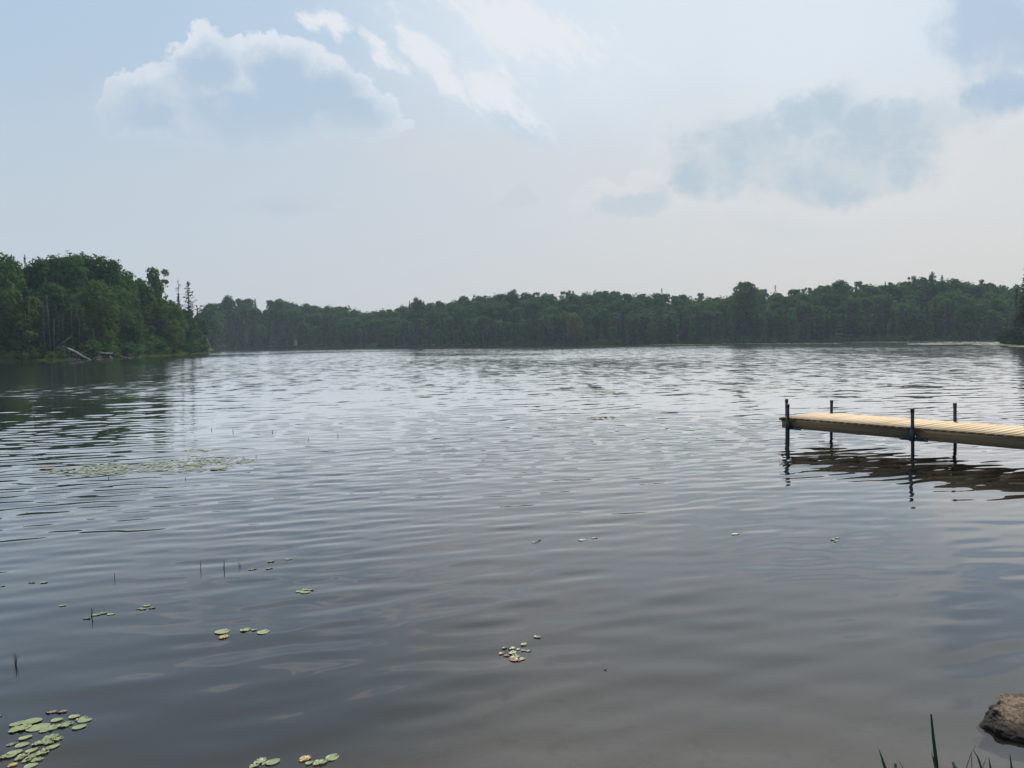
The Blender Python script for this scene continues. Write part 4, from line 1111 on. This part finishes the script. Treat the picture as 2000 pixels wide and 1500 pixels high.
def post(lx, ly, top, lean=(0, 0), bracket=None):
    p = MB(); zt = top
    zb = -1.1
    p.tube([(lx + lean[0] * (zb - ZD), ly + lean[1] * (zb - ZD), zb), (lx, ly, ZD), (lx + lean[0] * (zt - ZD), ly + lean[1] * (zt - ZD), zt)], PR, 14)
    po = p.build("post", m_steel, dock, True)
    c = MB(); tx, ty = lx + lean[0] * (zt - ZD), ly + lean[1] * (zt - ZD)
    c.tube([(tx, ty, zt - 0.05), (tx, ty, zt + 0.012), (tx, ty, zt + 0.018)], [PR * 1.14, PR * 1.14, PR * 0.9], 14)
    c.build("cap", m_cap, po)
    if bracket:
        b = MB(); L0, L1, yf = bracket
        b.box((lx + (L1 - L0) / 2, yf, ZD - 0.205), ((L0 + L1) / 2, 0, 0), (0, 0.005, 0), (0, 0, 0.032))
        b.tube([(lx, ly, ZD - 0.24), (lx, ly, ZD - 0.04)], PR * 1.55, 12)
        br = b.build("bracket", m_steel, po)
        bb = MB()
        for q in (-L0 + 0.03, 0.0 if L0 > 0.1 else L1 * 0.5, L1 - 0.03):
            bb.tube([(lx + q, yf - sgn * 0.004, ZD - 0.205), (lx + q, yf - sgn * 0.016, ZD - 0.205)], 0.009, 6)
        bb.build("bolt", m_bolt, br)
ynear = -sgn * (0.019 + 0.05); yf = -sgn * 0.0245
loc = lambda px, py: Matrix.Rotation(-ang, 3, "Z") @ (ground_pt(px, py, ZD) - Vector((B_.x, B_.y, 0)))
def ptop(px, py, lx, ly):                  # height of a post's top from its image row
    w_ = Matrix.Rotation(ang, 3, "Z") @ Vector((lx, ly, 0)) + Vector((B_.x, B_.y, 0))
    return at_y(px, py, w_.y).z
post(0.0, ynear, ptop(1543, 791, 0, ynear), (-0.012, 0.0), (0.06, 0.26, yf))
post(SEC, ynear, ptop(1783, 800, SEC, ynear), (-0.02, 0.0), (0.24, 0.24, yf))
post(2 * SEC, ynear, ptop(1783, 800, SEC, ynear), (0, 0), (0.24, 0.24, yf))
post(3 * SEC, ynear, ptop(1783, 800, SEC, ynear), (0, 0), (0.24, 0.24, yf))
yfar = sgn * (WID + 0.04)
lc_ = loc(1622, 806.5); le_ = loc(1853, 825)
post(lc_.x, yfar, ptop(1622, 783, lc_.x, yfar), (0.0, 0.0), (0.18, 0.18, sgn * (WID + 0.001)))
post(le_.x, yfar, ptop(1864, 789, le_.x, yfar), (-0.02, 0.0), (0.18, 0.18, sgn * (WID + 0.001)))
post(le_.x + SEC, yfar, ptop(1864, 789, le_.x, yfar)); post(le_.x + 2 * SEC, yfar, ptop(1864, 789, le_.x, yfar))
la = loc(1536, 812.4)
post(x_start - 0.035, la.y, ptop(1537, 781, x_start, la.y), (-0.01, 0.0))
mb = MB()
mb.box((x_start - 0.005, sgn * (WID / 2 - 0.02), ZD - 0.031 - 0.02), (0.005, 0, 0), (0, WID / 2 - 0.02, 0), (0, 0, 0.045))
mb.box((x_start + 0.02, -sgn * 0.024, ZD - 0.04), (0.06, 0, 0), (0, 0.004, 0), (0, 0, 0.022))
mb.build("corner_bracket", m_steel, dock)

# ------------------------------------------------------------------ boulder at the water's edge
m_rock, nt, out = material("lichened_granite")
co = objco(nt); P = worldpos(nt)
n1, _ = nt.noise(co, 9.0, 6, 0.65); n2, _ = nt.noise(co, 34.0, 5, 0.7); n3, _ = nt.noise(co, 120.0, 3, 0.6)
c = nt.mix(nt.smooth(n1, 0.38, 0.62), (0.07, 0.048, 0.03), (0.20, 0.145, 0.095))
c = nt.mix(nt.smooth(n2, 0.49, 0.58) * 0.92, c, (0.028, 0.020, 0.015))
c = nt.mix(nt.smooth(n3, 0.60, 0.72) * 0.55, c, (0.42, 0.37, 0.31))
wet_shade = nt.smooth(nt.sep(P)[2] + (n1 - 0.5) * 0.05 - nt.sep(P)[0] * 0.0, 0.066, 0.044)  # wet foot, carried higher to paint the shade of the lower face
c = nt.mix(wet_shade * 0.93, c, (0.012, 0.010, 0.008))
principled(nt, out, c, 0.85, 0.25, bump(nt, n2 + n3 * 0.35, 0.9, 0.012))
import bmesh
bm = bmesh.new(); bmesh.ops.create_icosphere(bm, subdivisions=6, radius=1.0)
for v in bm.verts:
    d = v.co.normalized()
    q = d.copy()
    s = 1 + 0.17 * noise.noise(d * 1.3 + Vector((3.1, 0, 1))) + 0.13 * noise.noise(d * 3.1 + Vector((7, 2, 0))) + 0.05 * noise.noise(d * 8) + 0.022 * noise.noise(d * 19) + 0.012 * noise.noise(d * 43)
    for (fx, fy, fz, lim) in ((-0.55, -0.35, 0.75, 0.74), (0.3, -0.8, 0.5, 0.80), (-0.1, 0.2, 1.0, 0.78), (0.8, 0.1, 0.6, 0.86), (-0.6, -0.7, -0.35, 0.78)):
        fn = Vector((fx, fy, fz)).normalized(); dt = d.dot(fn)
        if dt * s > lim: s = lim / dt + (s - lim / dt) * 0.18
    zz = q.z * s
    und = 1.0 if zz > 0 else 1.0 - 0.12 * min(1.0, -zz)
    v.co = Vector((q.x * s * 0.36 * und, q.y * s * 0.25 * und, zz * (0.088 if zz > 0 else 0.22)))
for f in bm.faces: f.smooth = True
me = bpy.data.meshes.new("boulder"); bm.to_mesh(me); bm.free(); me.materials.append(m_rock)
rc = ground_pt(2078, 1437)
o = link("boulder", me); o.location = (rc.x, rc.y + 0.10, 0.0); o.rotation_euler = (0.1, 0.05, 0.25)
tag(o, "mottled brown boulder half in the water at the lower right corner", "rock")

# ------------------------------------------------------------------ grass blades on the near bank
m_blade, nt, out = material("green_blade")
n, _ = nt.noise(objco(nt), 12.0, 3, 0.6)
c = nt.mix(n, (0.028, 0.085, 0.032), (0.05, 0.12, 0.045))
d = nt.new("ShaderNodeBsdfPrincipled"); nt.set(d.inputs[0], c); d.inputs["Roughness"].default_value = 0.5
tr = nt.new("ShaderNodeBsdfTranslucent"); nt.set(tr.inputs[0], c); ms = nt.new("ShaderNodeMixShader"); ms.inputs[0].default_value = 0.25
nt.set(ms.inputs[1], d.outputs[0]); nt.set(ms.inputs[2], tr.outputs[0]); nt.set(out.inputs[0], ms.outputs[0])
m_straw, nt, out = material("dry_grass_stem")
principled(nt, out, (0.16, 0.13, 0.075), 0.8, 0.2)
def blade(pix, Y, widths, label, mat=None, name="grass_blade"):
    """pix from the foot (below the frame) to the tip; a folded narrow leaf"""
    pts = [at_y(px, py, Y + 0.02 * i) for i, (px, py) in enumerate(pix)]
    pts[0].z = tz(pts[0].x, pts[0].y) - 0.01
    fine_ = []; ws = []
    n_ = len(pts) - 1
    for i in range(n_):
        for k in range(5):
            q = k / 5; fine_.append(pts[i].lerp(pts[i + 1], q)); ws.append(widths[i] + (widths[i + 1] - widths[i]) * q)
    fine_.append(pts[-1]); ws.append(widths[-1])
    V_, F_ = [], []; o0 = pts[0].copy()
    for i, p in enumerate(fine_):
        w = 0.5 * ws[i] / F * (p - CAM).dot(FWD)
        V_ += [p - o0 + Vector((-w, -w * 0.5, 0)), p - o0 + Vector((0, w * 0.35, 0)), p - o0 + Vector((w, -w * 0.5, 0)), p - o0 + Vector((0, w * 0.15, 0))]
    for i in range(len(fine_) - 1):
        a_ = 4 * i
        for k in range(4): F_.append((a_ + k, a_ + (k + 1) % 4, a_ + 4 + (k + 1) % 4, a_ + 4 + k))
    o = link(name, mesh_np(name, np.array([tuple(v) for v in V_]), np.array(F_), mat or m_blade, False)); o.location = o0
    tag(o, label, "grass blade")
blade([(1833, 1590), (1828, 1490), (1822, 1440), (1818, 1395)], 3.15, [7.5, 7.5, 6, 3.5], "tall broad green blade rising at the lower right")
blade([(1836, 1590), (1827, 1500), (1822, 1480), (1819, 1468)], 3.1, [6, 5, 3, 0.8], "thin blade leaning against the tall broad blade")
blade([(1745, 1590), (1728, 1500), (1722, 1480), (1716, 1462)], 3.1, [8, 6.5, 4, 0.8], "pointed green blade leftmost along the bottom edge")
blade([(1750, 1580), (1749, 1505), (1748, 1491)], 3.1, [7, 6, 5], "stubby cut green blade beside the leftmost pointed one")
blade([(1872, 1580), (1865, 1500), (1860, 1488)], 3.1, [9, 9, 5], "short broad bright leaf tip on the bottom edge")
blade([(1930, 1590), (1916, 1500), (1910, 1480), (1901, 1464)], 3.1, [6, 4.5, 3.5, 1.0], "dark bent blade meeting the dry stems")
blade([(1940, 1590), (1934, 1500), (1931, 1479)], 3.1, [6, 4.5, 0.8], "short dark spike right of the bent blade")
blade([(1978, 1590), (1975, 1500), (1972, 1471)], 3.1, [6, 4.5, 1.0], "dark spike under the boulder")
blade([(1880, 1590), (1887, 1500), (1896, 1473), (1905, 1457)], 3.12, [2.2, 1.8, 1.5, 0.8], "dry straw stem arching right below the boulder", m_straw)
blade([(1896, 1590), (1898, 1500), (1897, 1472)], 3.12, [2.2, 1.8, 1.0], "upright dry straw stem beside the arching one", m_straw)
blade([(1912, 1590), (1920, 1495), (1927, 1480)], 3.12, [1.8, 1.4, 0.8], "faint thin stem left of the dark spike", m_straw)
blade([(1768, 1590), (1762, 1497), (1754, 1482)], 3.12, [1.8, 1.4, 0.8], "faint brown stem right of the stubby blade", m_straw)

# ------------------------------------------------------------------ haze
mh, nt, out = material("smoky_haze")
pv = nt.new("ShaderNodeVolumePrincipled")
pv.inputs["Color"].default_value = (0.66, 0.82, 0.95, 1); pv.inputs["Density"].default_value = 0.00023; pv.inputs["Anisotropy"].default_value = 0.2
nt.set(out.inputs[1], pv.outputs[0])
mb = MB(); mb.box((0, 0, 24.0), (660, 0, 0), (0, 660, 0), (0, 0, 31.0))
o = mb.build("haze", mh); tag(o, "thin bluish summer haze over the lake", "haze", kind="stuff")

# ------------------------------------------------------------------ render settings
SC.render.engine = "CYCLES"
SC.view_settings.view_transform = "Standard"; SC.view_settings.look = "None"
SC.view_settings.exposure = 0.0; SC.view_settings.gamma = 1.0
cy = SC.cycles
cy.max_bounces = 6; cy.diffuse_bounces = 2; cy.glossy_bounces = 3; cy.transmission_bounces = 3; cy.transparent_max_bounces = 8; cy.volume_bounces = 1
cy.use_denoising = True
try: cy.denoiser = "OPENIMAGEDENOISE"
except Exception: pass
cy.sample_clamp_indirect = 6.0
cy.use_adaptive_sampling = True; cy.adaptive_threshold = 0.01
